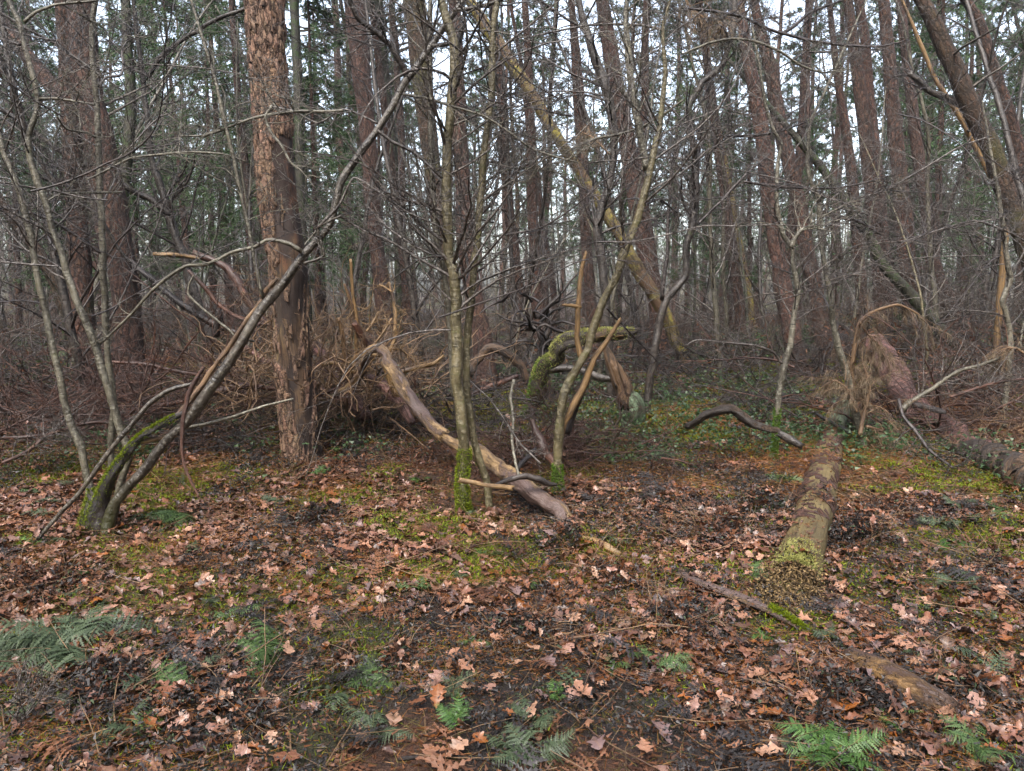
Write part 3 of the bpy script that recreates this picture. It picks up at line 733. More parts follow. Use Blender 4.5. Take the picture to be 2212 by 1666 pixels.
# the leaning forked tree at the left, with its mossy stool
def leaning_tree():
    g = np.random.default_rng(77)
    s = '10: 440,490,56 400,550,58 330,690,60 230,850,62 130,980,64 0,1180,66 01: 2130,-200,66 1950,10,72 1830,180,78 1700,330,82 1600,500,86 1500,660,90 1400,800,96 1300,950,104 1210,1070,92 1080,1190,84 960,1350,84 830,1490,90 740,1600,100 02: 700,60,115 690,160,130'
    P, Rr = trace(s, 5.25, 4.72); P, Rr = P[::-1], Rr[::-1] * .78; P, Rr = to_ground(P, Rr, 1.1)
    o = thing('leaning_tree', P[0], 'silvery forked tree leaning right from a mossy split stool', 'tree')
    mb = MB(); C, RR = add_tube(mb, P, Rr, 20, 110, .06, 8, lfreq=5, msk=lambda t: sstep(.16, .05, t) * .6, jit=.2)
    mb.build('trunk', M['lean'], o)
    fb = MB(); C2, R2 = add_tube(fb, *trace('10: 435,500,50 480,440,48 570,320,46 660,190,44 740,70,40 790,0,36 850,-110,32 960,-300,24', 5.25, 5.4), 14, 50, .06, 9)
    for t in ('10: 560,300,34 620,300,30 690,285,28', '10: 735,72,30 850,55,28 980,22,26 1120,-40,20'): add_tube(fb, *trace(t, 5.3, 5.2), 9, 16, .06, 3)
    twigs(fb, C2, R2, 9, .9, .1, .98, g=g); fb.build('limb', M['lean'], o)
    fb = MB(); C3, R3 = add_tube(fb, *trace('10: 435,500,48 400,430,42 310,290,38 200,190,36 110,120,34 60,20,32 40,-100,26', 5.25, 5.0), 12, 40, .06, 10)
    twigs(fb, C3, R3, 7, .8, .2, .98, g=g); fb.build('limb', M['dark'], o)
    for t, b, w in (('00: 1950,1625,34 1880,1580,30 1740,1552,26 1640,1605,24 01: 1500,-30,24 1350,45,24 1200,60,24 1050,160,24 960,240,22 850,370,20 740,480,18 650,565,14', 'grey', 5),
                    ('01: 1200,1108,24 1330,1085,22 1500,1035,20 1700,970,18 1895,922,14', 'pale', 0),
                    ('01: 1640,545,16 1540,530,16 1480,470,16 1380,390,16 1270,295,16 1220,240,15 1225,180,14 1255,120,12', 'pale', 0),
                    ('01: 1700,250,24 1690,200,26 1650,0,27 00: 1620,1500,26 1560,1250,25 1510,1000,24 1440,720,24 1390,500,22 1300,200,20 1240,0,18 1190,-200,14', 'grey', 6),
                    ('01: 1975,40,20 2100,-10,18 00: 2060,1480,18 2212,1400,14', 'lean', 5),
                    ('00: 2060,1480,18 2200,1330,16 10: 80,1150,16 250,1250,14 420,1370,12 600,1450,10 780,1550,8', 'twig', 6),
                    ('10: 240,850,24 330,920,22 460,980,22 580,1080,22 650,1150,16', 'dark', 5),
                    ('10: 410,615,20 560,640,19 720,690,18 920,750,17 1080,850,16 1230,960,14 1400,1020,13 1520,1050,9', 'grey', 8),
                    ('10: 230,800,14 90,730,13 0,710,13 00: 2060,800,13 1900,720,12 1750,690,12', 'twig', 6),
                    ('00: 2212,720,26 2080,725,24 1960,722,24 1800,735,22 1660,760,20 1540,800,18 1330,880,16 1160,880,12', 'grey', 7),
                    ('00: 1760,690,20 1720,760,20 1760,860,20 1830,950,18 1880,1050,16 1960,1115,12', 'pale', 3)):
        lb = MB(); c2, r2 = add_tube(lb, *trace(t, 5.0, 5.0), 8, 40, .06, len(t))
        if w: twigs(lb, c2, r2, w, .55, .15, .98, g=g, m2=5, m3=3, rmax=.006)
        lb.build('branch', M[b], o)
    # torn strip of bark lying on the upper side of the stem
    sb = MB()
    add_tube(sb, *trace('01: 950,1135,44 1060,1060,40 1160,1020,34 1230,930,40 1330,800,36 1440,640,30 1560,470,28 1690,285,24', 4.86, 5.0), 8, 60, .3, 4, lfreq=9)
    add_tube(sb, *trace('01: 1700,250,34 1740,195,34 1795,140,26', 5.02, 5.02), 7, 14, .2, 5, lfreq=9)
    sb.build('torn_bark', M['tan_twig'], o)
    hb = MB(); P4, R4 = trace('02: 600,130,120 01: 640,1610,100 700,1480,76 790,1340,60 835,1285,64 880,1210,52 950,1135,50 1060,1080,44 1190,1015,30', 4.72, 4.85)
    P4, R4 = to_ground(P4, R4); C4, R4 = add_tube(hb, P4, R4, 16, 90, .30, 6, lfreq=9, jit=1.8); hb.build('broken_limb', M['dark_wood'], o)
    wb = MB(); add_tube(wb, *trace('01: 880,1200,30 960,1195,40 1060,1170,30 1150,1120,14', 4.80, 4.9), 7, 20, .2, 3); wb.build('bare_wood', M['tan'], o)
    moss_coat(o, C4, R4, .0, .95, 6500, g, side=(-.5, -.1, .9), thick=.35)
    k = MB(); P5, R5 = trace('02: 560,110,100 01: 575,1640,90 590,1560,60 585,1500,40', 4.75, 4.85); P5, R5 = to_ground(P5, R5); C5, R5 = add_tube(k, P5, R5, 12, 30, .15, 16); k.build('stool', M['dark_wood'], o)
    moss_coat(o, C5, R5, 0, 1, 5000, g, thick=.4)
leaning_tree()

sapling('00: -40,760,40 0,900,42 30,1000,44 62,1080,46 120,1230,46 170,1430,48 210,1580,48 01: 225,0,50 258,180,50 300,380,52 330,520,52 380,720,54 415,930,54 460,1060,56 520,1230,58 575,1490,62 590,1620,70', 4.95,
        'grey pole of a sapling furthest left beside the mossy stool', 'grey', Y1=4.9, seed=1, ext=2.2, L1=1.2, m1=12)
sapling('00: 55,0,36 130,150,38 160,300,38 212,480,40 245,640,42 225,750,42 186,880,46 192,1000,48 240,1180,48 300,1330,48 345,1500,50 01: 405,0,52 440,120,54 505,290,56 590,500,58 652,700,60 702,860,60 745,1000,60 785,1140,58 835,1275,60 800,1420,60', 4.95,
        'pale crooked sapling rising from the broken mossy stub', 'grey', Y1=4.95, seed=2, ext=2, m1=12, L1=1.1,
        extra=(('00: 260,640,20 380,640,18 500,660,16 610,680,14', 'grey', 4.95, 4.95, 3), ('00: 160,140,22 230,80,20 350,35,18 480,20,16 600,8,14 720,-20,10', 'grey', 4.95, 5.0, 4), ('00: 130,290,18 60,270,18 0,250,16 -100,220,10', 'twig_dark', 4.95, 4.9, 3)))
sapling('00: 620,0,36 600,200,38 602,400,40 625,640,42 637,900,44 650,1250,48 665,1560,50 01: 668,50,50 685,300,50 700,600,50 728,840,50 738,960,50 722,1090,48 716,1250,48 722,1430,52', None,
        'straight upright grey pole standing behind the mossy stool', 'grey', seed=3, ext=2.5, m1=14, L1=1.5, t0=.35)
sapling('10: 650,0,60 690,150,66 735,300,74 735,450,74 710,700,72 682,1000,74 682,1300,76 692,1640,80 11: 722,60,84 735,200,86 746,500,84 742,750,86 765,950,90 800,1200,92 800,1350,92 785,1500,96 790,1680,104', None,
        'stout sapling with bright moss round its foot, left of the twin stems', 'olive', seed=4, ext=1.0, moss=.10, m1=15, L1=1.5, mossmat='moss',
        extra=(('10: 735,300,50 765,260,44 785,190,40 795,140,24', 'dark', 5.7, 5.7, 0),
               ('11: 725,900,36 712,600,40 690,300,42 650,0,40 10: 630,1666,40 600,1300,40 582,800,38 572,400,36 580,0,30 590,-200,24', 'grey', 5.8, 5.9, 10)))
sapling('10: 1010,0,48 986,200,50 972,500,52 960,750,52 922,1000,52 902,1250,52 872,1640,52 11: 860,0,54 850,200,56 835,330,64 816,600,56 811,800,58 826,980,60 852,1150,60 892,1300,60 950,1480,58 962,1640,62', None,
        'slimmer knotted stem, right of the twin stems', 'olive', seed=5, ext=1.5, m1=14, L1=1.6, extra=(('11: 760,-130,20 10: 790,1580,22 850,1450,24 960,1330,24 1050,1200,22 1140,1110,22 1260,1030,20 1310,990,16', 'twig', 5.7, 5.7, 5), ('11: 770,60,14 690,10,14 610,-5,13 500,20,12 400,90,11 330,150,9', 'twig_dark', 5.7, 5.7, 4)))
sapling('10: 2130,0,22 2085,150,26 2092,350,30 2102,450,34 2085,650,38 2060,850,42 2012,1020,48 1982,1200,58 1930,1400,60 1840,1620,62 11: 1780,120,60 1702,280,60 1622,480,62 1585,610,62 1510,740,66 1452,880,70 1430,1000,72 1412,1150,74 1402,1300,72 1402,1420,72 1408,1530,78', None,
        'speckled sapling leaning right with a split dead stem at its side', 'olive', seed=6, ext=1.4, m1=14, L1=1.7, moss=.05, mossmat='moss_green',
        extra=(('10: 1975,1090,52 1950,960,54 1920,800,52 1890,600,50 1856,350,48 1842,150,38 1852,0,34 1870,-150,26', 'pale', 5.75, 5.75, 8),
               ('11: 1395,1260,46 1440,1080,44 1510,950,50 1590,790,48 1640,650,38 1720,540,36 1805,405,26', 'tan', 5.6, 5.6, 0),
               ('11: 1550,650,42 1522,520,40 1532,350,38 1542,200,34 1562,60,28 1585,-30,24', 'tan', 5.65, 5.65, 0),
               ('11: 1545,325,30 1490,315,26 1440,312,20', 'tan', 5.65, 5.6, 0),
               ('11: 1460,1130,60 1500,980,66 1580,800,60 1610,700,40', 'dark_wood', 5.75, 5.75, 0)))
sapling('10: 1540,0,50 1590,200,60 1642,370,66 1702,520,74 1742,700,70 1770,850,62 1762,1000,54 1742,1150,56 1702,1300,68 1662,1450,76 1682,1640,72 11: 1690,80,74 1712,300,66 1730,620,70', 10.5,
        'black forked tree curving across the yellow leaning trunk', 'dark', seed=7, ext=2.5, m1=16, L1=2.0, tw='twig_dark', name='bare_tree', cat='tree', rmax=.02)
sapling('20: 330,0,44 336,120,44 310,280,46 250,430,46 130,540,48 45,690,54 52,850,50 80,1000,54 86,1250,60 60,1450,60 20,1620,54 11: 2235,120,50 2160,210,54 2110,280,58 2072,400,60 2032,600,64 1992,800,64 1976,985,66', 9.2,
        'dark slender tree rising beside the green broken stump', 'dark', Y1=9.2, seed=8, ext=2, m1=18, L1=2.0, tw='twig_dark', name='bare_tree', cat='tree', rmax=.018,
        extra=(('11: 2075,270,30 2095,120,28 2110,0,26 10: 2118,1400,22 2135,1150,20 2160,1000,16', 'twig_dark', 9.2, 9.2, 6),))
sapling('20: 520,560,22 548,720,24 590,850,24 640,930,26 618,1050,28 610,1250,32 622,1400,34 655,1530,36 708,1600,38 21: 715,10,36 722,80,38 742,180,42 745,240,44 722,400,40 702,560,46 652,720,52 622,900,46 602,1100,38 595,1220,40 590,1300,46', None,
        'pale kinked sapling with a green mossy foot on the right', 'pale', seed=9, ext=.8, m1=14, L1=1.3, moss=.10, mossmat='moss_green',
        extra=(('20: 708,1600,30 730,1545,30 770,1490,28 840,1460,24', 'pale', 6.6, 6.6, 4), ('21: 642,690,18 590,620,18 480,575,17 330,560,16 200,545,15 90,540,14 20,575,10', 'twig', 6.6, 6.5, 3)))
sapling('20: 880,680,22 825,800,25 808,1050,30 830,1180,32 880,1280,34 886,1400,36 900,1600,36 21: 912,0,37 950,230,44 980,420,42 1002,540,50 1042,700,54 1082,850,58 1112,980,60 1152,1140,66', 7.2,
        'grey sapling standing at the far end of the rotting log', 'pale', seed=10, ext=1.2, m1=14, L1=1.3)
sapling('20: 2050,1300,30 2080,1480,34 2095,1640,38 21: 2110,60,42 2130,150,42 2072,280,42 2100,370,40 2122,550,42 2110,700,44', 8.0,
        'twisted pale stem near the right edge above the fallen trunk', 'pale', seed=11, ext=1.0, m1=9, L1=1.1, name='dead_sapling', cat='sapling')
sapling('00: 940,640,40 960,800,44 972,950,48 990,1060,52 1050,1230,58 1100,1390,66 1135,1520,70 1190,1660,72 01: 1240,160,74 1330,420,80 1400,640,84', 10.5,
        'dark bent tree with a low fork between the pair and the dead pine', 'dark', seed=12, ext=2.5, m1=16, L1=1.8, tw='twig_dark', name='bare_tree', cat='tree', rmax=.02,
        extra=(('00: 1110,1395,44 960,1285,42 800,1205,40 600,1090,38 420,1000,36 230,860,34 0,700,32 -150,600,24', 'dark', 10.5, 9.8, 12), ('00: 965,500,26 1060,350,30 1200,250,28 1400,130,26 1580,60,24 1750,0,16', 'dark', 10.5, 10.3, 6)))
sapling('11: 1100,-60,30 1105,60,34 1112,240,40 1140,400,42 1150,580,46', 16, 'thin wavy dark stem among the background trunks in the centre', 'dark', seed=13, ext=6, m1=10, L1=1.6, tw='twig_dark', name='bare_tree', cat='tree')
sapling('00: -30,300,26 40,480,28 110,640,28 160,800,30 210,980,32 340,1160,34 480,1300,32 640,1400,28 01: 760,-60,26 850,40,24', 7.5, 'dark thin branch crossing the grey poles from the left edge', 'dark', Y1=8.2, base=False, seed=14, ext=0, m1=12, L1=1.0, tw='twig_dark', name='hanging_bough', cat='branch')
sapling('00: -60,40,26 160,180,24 340,270,22 480,370,20 640,480,18 800,590,14', 6.0, 'long black bough slanting down from the top left corner', 'dark', base=False, seed=15, ext=0, m1=10, L1=.9, tw='twig_dark', name='hanging_bough', cat='branch')
sapling('20: 1480,480,40 1600,590,46 1750,650,50 1835,690,54', 10.1, 'black limb reaching left from the mossy leaning pine', 'dark', base=False, seed=16, ext=0, m1=5, L1=1.0, tw='twig_dark', name='hanging_bough', cat='branch')

# twiggy limbs of these saplings that cross the upper half of the view
def limb(par, t, Y, mat, w, L=.6, seed=0):
    g = np.random.default_rng(seed + 1300); mb = MB(); c, r = add_tube(mb, *trace(t, Y, Y + .3), 7, 40, .08, seed)
    twigs(mb, c, r, w, L, .12, .98, g=g, m2=6, m3=4, rmax=.006); mb.build('limb', M[mat], par)
for k, (par, t, Y, mat, w) in enumerate((
    ('s2', '00: 560,1165,10 700,1100,14 850,1025,15 1050,1000,16 1250,985,16 1450,1000,14 1600,1050,12', 5.0, 'grey', 8),
    ('s3', '00: 310,1300,12 400,1255,14 600,1250,15 790,1245,13', 5.3, 'grey', 5),
    ('s1', '00: -60,1340,22 150,1370,22 330,1430,20 500,1530,18 650,1640,14', 5.4, 'twig_dark', 8),
    ('s2', '00: 370,760,10 420,830,13 480,850,14 560,860,14 615,890,16', 4.9, 'pale', 3),
    ('s3', '00: 640,560,14 690,500,18 780,490,18 800,430,16 790,330,14 840,240,10', 5.6, 'twig_dark', 5),
    ('s4', '10: 880,1050,12 900,990,16 1000,890,16 1050,870,16 1200,880,15 1290,915,12', 5.7, 'grey', 5),
    ('s4', '10: 890,1055,16 1000,1050,16 1150,1090,16 1280,1110,12', 5.7, 'grey', 4),
    ('s6', '10: 2212,650,12 2090,740,18 1960,820,19 1800,870,19 1640,900,18 1500,960,16 1420,1020,12', 5.8, 'grey', 9),
    ('s8', '10: 1220,240,10 1400,200,14 1600,165,16 1800,160,18 1950,165,19 2070,190,20', 6.2, 'twig', 8),
    ('s8', '20: 0,50,14 200,75,18 380,110,20 560,190,20 700,230,20 860,270,18 1100,300,15 1290,300,12 1460,260,8', 6.4, 'twig_dark', 12),
    ('s9', '20: 0,350,12 170,280,16 330,250,17 460,265,18 620,330,17 760,420,15 900,470,12 1080,450,8', 6.2, 'grey', 11),
    ('s8', '20: 600,250,28 720,170,24 830,80,20 1040,0,14', 7.0, 'twig_dark', 7),
    ('s9', '20: 300,880,20 480,880,19 640,850,16 800,790,10', 6.8, 'twig_dark', 7),
    ('s9', '20: 400,1180,18 620,1210,18 800,1220,17 1000,1220,15 1200,1180,12 1420,1120,8', 6.7, 'twig_dark', 10),
    ('s8', '20: 100,1450,20 250,1300,20 420,1120,18 560,1000,12', 8.0, 'twig_dark', 7),
    ('s10', '20: 920,1375,26 1030,1410,24 1150,1440,22 1280,1520,14', 7.2, 'twig_dark', 6),
    ('s10', '20: 880,1420,14 1100,1300,16 1300,1240,16 1550,1100,14 1800,950,12 2000,880,8', 7.0, 'twig', 10),
    ('s10', '20: 1250,1580,10 1450,1560,14 1700,1480,16 1900,1430,16 2100,1500,14 2212,1560,12', 7.4, 'twig', 10),
    ('s5', '10: 960,420,14 800,480,14 650,560,12 480,640,8', 5.8, 'twig_dark', 6),
    ('s5', '10: 900,1200,16 1060,1100,14 1250,1090,12 1450,1130,8', 5.6, 'grey', 6),
    ('s6', '10: 1960,1330,18 2060,1290,16 2150,1360,14 2212,1400,12', 5.9, 'twig_dark', 6),
    ('s6', '11: 1720,330,16 1800,420,16 1920,540,14 2060,690,8', 5.7, 'twig_dark', 5),
    ('s4', '11: 720,60,16 650,10,14 10: 520,1620,14 330,1500,14 160,1330,10', 5.7, 'twig', 7))):
    if par in SAP: limb(SAP[par], t, Y, mat, w, .6, k)

gl = np.random.default_rng(1501)
for k, (nm, o_) in enumerate(list(SAP.items())):          # long thin limbs lost in the tangle
    if nm in ('s7', 's8', 's12', 's13', 's14', 's15', 's16'): continue
    b0 = np.array(o_.location)
    for q in range(4):
        mb = MB(); S0 = b0 + np.array([gl.normal() * .15, gl.normal() * .2, gl.uniform(1.4, 3.6)])
        p = grow(S0[None], np.array([[gl.choice([-1, 1]), gl.normal() * .6, gl.uniform(-.1, .7)]]), gl.uniform(1.3, 2.4), 16, .09, .0, .05, gl)[0]
        c, r = smooth(p, np.linspace(.0065, .002, 16), 40); V, Q, b = tubes(c[None], r[None], 5); mb.add(V, Q, bk=b)
        twigs(mb, c, r, 6, .6, .1, .98, g=gl, m2=6, m3=4, rmax=.004); mb.build('limb', M['twig_dark' if q % 2 else 'twig'], o_)

# loose pole leaning in front of the stool
def stick(name, s, Y0, Y1, bark, label, cat, sides=7, lump=.18, seed=0, tw=0, L1=.5, twm='twig', group=None, n=None):
    P, Rr = rest(s, .8) if cat in ('stick', 'wood piece') else trace(s, Y0, Y1)
    if tw:
        tw = max(tw, 6)
        o = thing(name, P[0], label, cat, group); mb = MB(); C, RR = add_tube(mb, P, Rr, sides, n or max(24, len(P) * 7), lump, seed, lfreq=5); mb.build('stem', M[bark], o)
        tw = max(tw, 11); t = MB(); twigs(t, C, RR, tw, L1, .15, .98, g=np.random.default_rng(seed + 70), rmax=.006, m2=4, m3=3); t.build('twig_spray', M[twm], o)
        return o
    mb = MB(); add_tube(mb, P, Rr, sides, n or max(40, len(P) * 10), lump, seed, lfreq=6, jit=1.3)
    return tag(mb.build(name, M[bark]), label, cat, group)
stick('dead_pole', '02: 190,225,26 330,70,30 01: 400,1650,32 530,1500,34 700,1270,36 850,1100,36 960,960,36 1070,872,34 1160,840,32 1245,824,24', 4.5, 4.75, 'lean', 'smooth grey dead pole propped across the front of the mossy stool', 'dead pole', 12, .05)
stick('dead_branch', '01: 1320,720,22 1275,790,30 1220,900,34 1185,1060,30 1175,1200,26 1195,1350,22 1240,1460,18 1285,1550,14', 4.72, 4.6, 'red_wood', 'reddish dead branch hanging over the leaning trunk', 'branch', seed=3)
stick('fallen_branch', '01: 0,1170,22 200,1165,26 330,1150,28 470,1100,26 600,1075,24 700,1070,20', 6.2, 6.4, 'red_wood', 'brown branch lying behind the grey poles at far left', 'branch', seed=4, tw=5)
stick('fallen_branch', '01: 20,1330,22 180,1260,28 290,1170,28 400,1120,20', 5.9, 6.2, 'red_wood', 'short brown branch lying at the left edge of the picture', 'branch', seed=5, tw=3)
stick('fallen_branch', '01: 640,672,18 800,682,24 960,700,28 1120,735,30 1260,760,28 1420,790,28 1560,820,26 1780,850,18', 8.0, 8.0, 'red_wood', 'long reddish branch running level behind the leaning trunk', 'branch', seed=6, tw=8, twm='red_wood')
stick('fallen_branch', '01: 780,1030,30 900,985,36 1050,960,36 1200,930,36 1360,885,52 1500,850,56 1620,830,44 1790,855,30', 7.6, 7.6, 'red_wood', 'thick red barked branch behind the leaning trunk near the dead pine', 'branch', seed=7, tw=5, twm='red_wood')
stick('fallen_branch', '01: 1270,-20,50 1400,30,52 1480,80,54 1560,200,54 1640,330,56 1720,420,50 1800,480,46', 8.6, 8.4, 'red_wood', 'pinkish dead limb bent down behind the dead pine', 'branch', seed=8, tw=6, twm='tan_twig')
stick('fallen_branch', '00: 1000,1645,26 01: 1130,-15,30 1280,5,30 1360,25,24', 8.5, 8.6, 'tan', 'yellow barkless limb pointing left above the brushwood', 'branch', seed=9)
stick('fallen_branch', '01: 840,20,44 920,95,44 1000,160,46 1150,290,46 1280,370,46 1440,460,44 1560,500,36', 9.2, 9.0, 'dark_wood', 'black dead limb slanting down right behind the leaning trunk', 'branch', seed=10, tw=9, twm='twig_dark')
stick('fallen_branch', '01: 1410,500,50 1420,380,50 1400,300,40', 8.9, 8.9, 'dark_wood', 'short black upright snag behind the leaning trunk', 'branch', seed=11)
stick('fallen_branch', '01: 1230,90,24 1330,200,28 1400,290,30 1500,370,30 1620,420,28 1750,440,24', 8.3, 8.3, 'red_wood', 'dark red branch bending right into the dead pine', 'branch', seed=12, tw=6, twm='red_wood')
stick('fallen_branch', '11: 840,760,56 880,665,62 942,592,62 1030,600,62 1100,640,62 1165,715,58 1190,780,50', 9.4, 9.6, 'stump', 'bowed brown limb arching behind the twin stems', 'branch', 12, .12, seed=13)
stick('fallen_branch', '11: 845,890,40 950,842,44 1050,800,40 1135,778,30', 9.0, 9.2, 'red_wood', 'brown limb lying below the bowed limb', 'branch', seed=14)
stick('fallen_branch', '11: 1340,735,46 1420,722,50 1520,730,52 1650,765,52 1760,800,48', 9.8, 9.6, 'dark', 'grey green limb lying behind the mossy bent trunk', 'branch', seed=15)
stick('fallen_branch', '11: 770,1445,38 900,1465,36 1000,1482,36 1090,1490,44', 4.95, 4.95, 'tan', 'straight tan stick lying in front of the mossy sapling foot', 'branch', seed=16)
stick('fallen_branch', '11: 1000,1475,22 1090,1440,40 1190,1418,50 1280,1440,52 1350,1470,40 1390,1475,18', 5.0, 5.05, 'dark_wood', 'dark curved stick lying across the fallen pine trunk', 'branch', seed=17, lump=.14)
stick('fallen_branch', '11: 1245,1495,30 1340,1500,36 1440,1498,30', 5.15, 5.15, 'olive', 'short green stick beside the foot of the speckled sapling', 'stick', seed=18)
stick('fallen_branch', '11: 1115,800,22 1095,900,22 1110,1020,24 1105,1180,24 1125,1320,22 1150,1420,18', 5.6, 5.2, 'pale', 'thin pale upright twig between the two middle saplings', 'twig', seed=19)
stick('fallen_branch', '11: 830,800,12 960,920,14 1060,1060,14 1160,1210,14 1290,1335,16', 5.6, 5.2, 'twig', 'thin grey twig slanting down right of the twin stems', 'twig', seed=20, tw=4, L1=.3)
stick('fallen_branch', '11: 1240,1060,40 1270,1160,60 1310,1260,66 1370,1340,56 1410,1400,40', 5.9, 5.7, 'red_wood', 'reddish rotten branch leaning on the speckled sapling', 'branch', seed=21, lump=.2)
stick('fallen_branch', '11: 1110,1400,40 1180,1320,38 1250,1250,34', 5.5, 5.7, 'dark_wood', 'dark short branch behind the fallen trunk by the saplings', 'branch', seed=22)
stick('fallen_branch', '11: 1680,1505,26 1800,1500,28 1950,1515,26 2180,1525,22', 5.25, 5.2, 'tan', 'long straw coloured stick on the litter right of the saplings', 'stick', seed=23)
stick('fallen_branch', '11: 1560,1430,24 1700,1440,26 1900,1432,24 2100,1400,16', 5.5, 5.6, 'dark_wood', 'thin black stick on the litter right of the saplings', 'stick', seed=24)
stick('fallen_branch', '11: 1490,1000,22 1600,1005,28 1700,1008,24', 7.4, 7.4, 'tan', 'pale stick on moss in front of the green stump', 'stick', seed=25)
stick('fallen_branch', '21: 40,1095,44 120,1040,52 220,995,60 300,985,62 380,1030,62 470,1080,62 560,1110,52 620,1130,36', 6.8, 6.5, 'stump', 'bowed grey branch lying left of the mossy footed sapling', 'branch', 12, .22, seed=26)
stick('fallen_branch', '21: 630,1150,50 700,1190,64 760,1220,50', 6.2, 6.1, 'dark', 'short grey piece of branch right of the mossy footed sapling', 'branch', 12, .15, seed=27)
stick('fallen_branch', '21: 1430,985,50 1520,910,36 1620,850,32 1700,790,30 1800,735,30 1930,700,24 2050,655,16', 7.2, 7.4, 'grey', 'grey dead branch rising right from the fallen trunk', 'branch', seed=28, tw=9, L1=.8)
stick('fallen_branch', '21: 1740,905,20 1870,865,22 2000,825,22 2120,800,20 2230,788,14', 7.0, 7.0, 'red_wood', 'thin red branch level above the right fallen trunk', 'branch', seed=29, tw=8, L1=.6)
stick('fallen_branch', '21: 1400,930,26 1430,1030,28 1500,1120,26 1600,1250,22 1750,1370,18', 6.6, 6.0, 'twig_dark', 'dark thin branch drooping in front of the right fallen trunk', 'branch', seed=30, tw=9, L1=.7, twm='twig_dark')
stick('fallen_branch', '21: 1000,1470,14 1200,1490,16 1450,1495,16 1700,1470,16 1950,1425,16 2060,1440,14', 5.3, 5.2, 'twig_dark', 'long dark stem lying on the litter below the right fallen trunk', 'stick', seed=31, tw=5, L1=.35, twm='twig_dark')
stick('fallen_branch', '21: 870,1020,24 950,1065,30 1020,1100,34 1080,1140,26', 7.6, 7.3, 'dark_wood', 'black stick lying across the far end of the rotting log', 'branch', seed=32)
stick('fallen_branch', '22: 0,560,16 150,620,18 330,720,18 450,790,12', 3.75, 3.6, 'red_wood', 'thin reddish stem lying left of the rotten log end', 'branch', seed=33)
stick('fallen_branch', '22: 1120,780,16 1250,820,18 1420,900,18 1600,990,18 1700,1110,12', 3.55, 3.05, 'red_wood', 'long reddish bramble stem above the half buried log', 'branch', seed=34)
stick('fallen_branch', '22: 740,845,14 900,930,16 1050,1060,18 1200,1240,20 1350,1420,18 1450,1540,14', 3.45, 2.6, 'tan_twig', 'long straw stem slanting down left of the half buried log', 'stick', seed=35)
stick('fallen_branch', '02: 0,1480,26 150,1400,24 280,1320,16', 2.75, 2.75, 'red_wood', 'bare brown twig in the bottom left corner, the lower one', 'stick', seed=36, tw=4, L1=.3)
stick('fallen_branch', '02: 20,1370,20 130,1280,20 250,1195,14', 2.85, 2.9, 'tan_twig', 'bare tan twig in the bottom left corner, the upper one', 'stick', seed=37, tw=3, L1=.25)
stick('fallen_branch', '02: 470,335,20 640,405,20 760,460,16 880,600,10', 3.9, 3.7, 'moss_dead' if 'moss_dead' in M else 'tan_twig', 'yellow straw stem lying at left in the dead bracken', 'stick', seed=38)
stick('fallen_branch', '12: 380,1590,26 600,1570,26 800,1575,24 1000,1590,16', 2.5, 2.5, 'dark_wood', 'dark straight twig at the bottom edge of the picture', 'stick', seed=39)
stick('fallen_branch', '12: 810,250,40 880,200,36 960,140,24', 4.3, 4.45, 'red_wood', 'stubby reddish stick standing out of the litter near the centre', 'stick', seed=40)
stick('fallen_branch', '12: 490,385,22 600,335,24 700,290,16', 4.1, 4.2, 'tan', 'short straw stick left of the stubby reddish one', 'stick', seed=41)
stick('fallen_branch', '12: 1520,140,34 1620,175,44 1720,220,50 1800,260,34', 4.45, 4.3, 'tan', 'broken piece of yellow wood at the near end of the fallen pine', 'wood piece', 9, .2, seed=42)

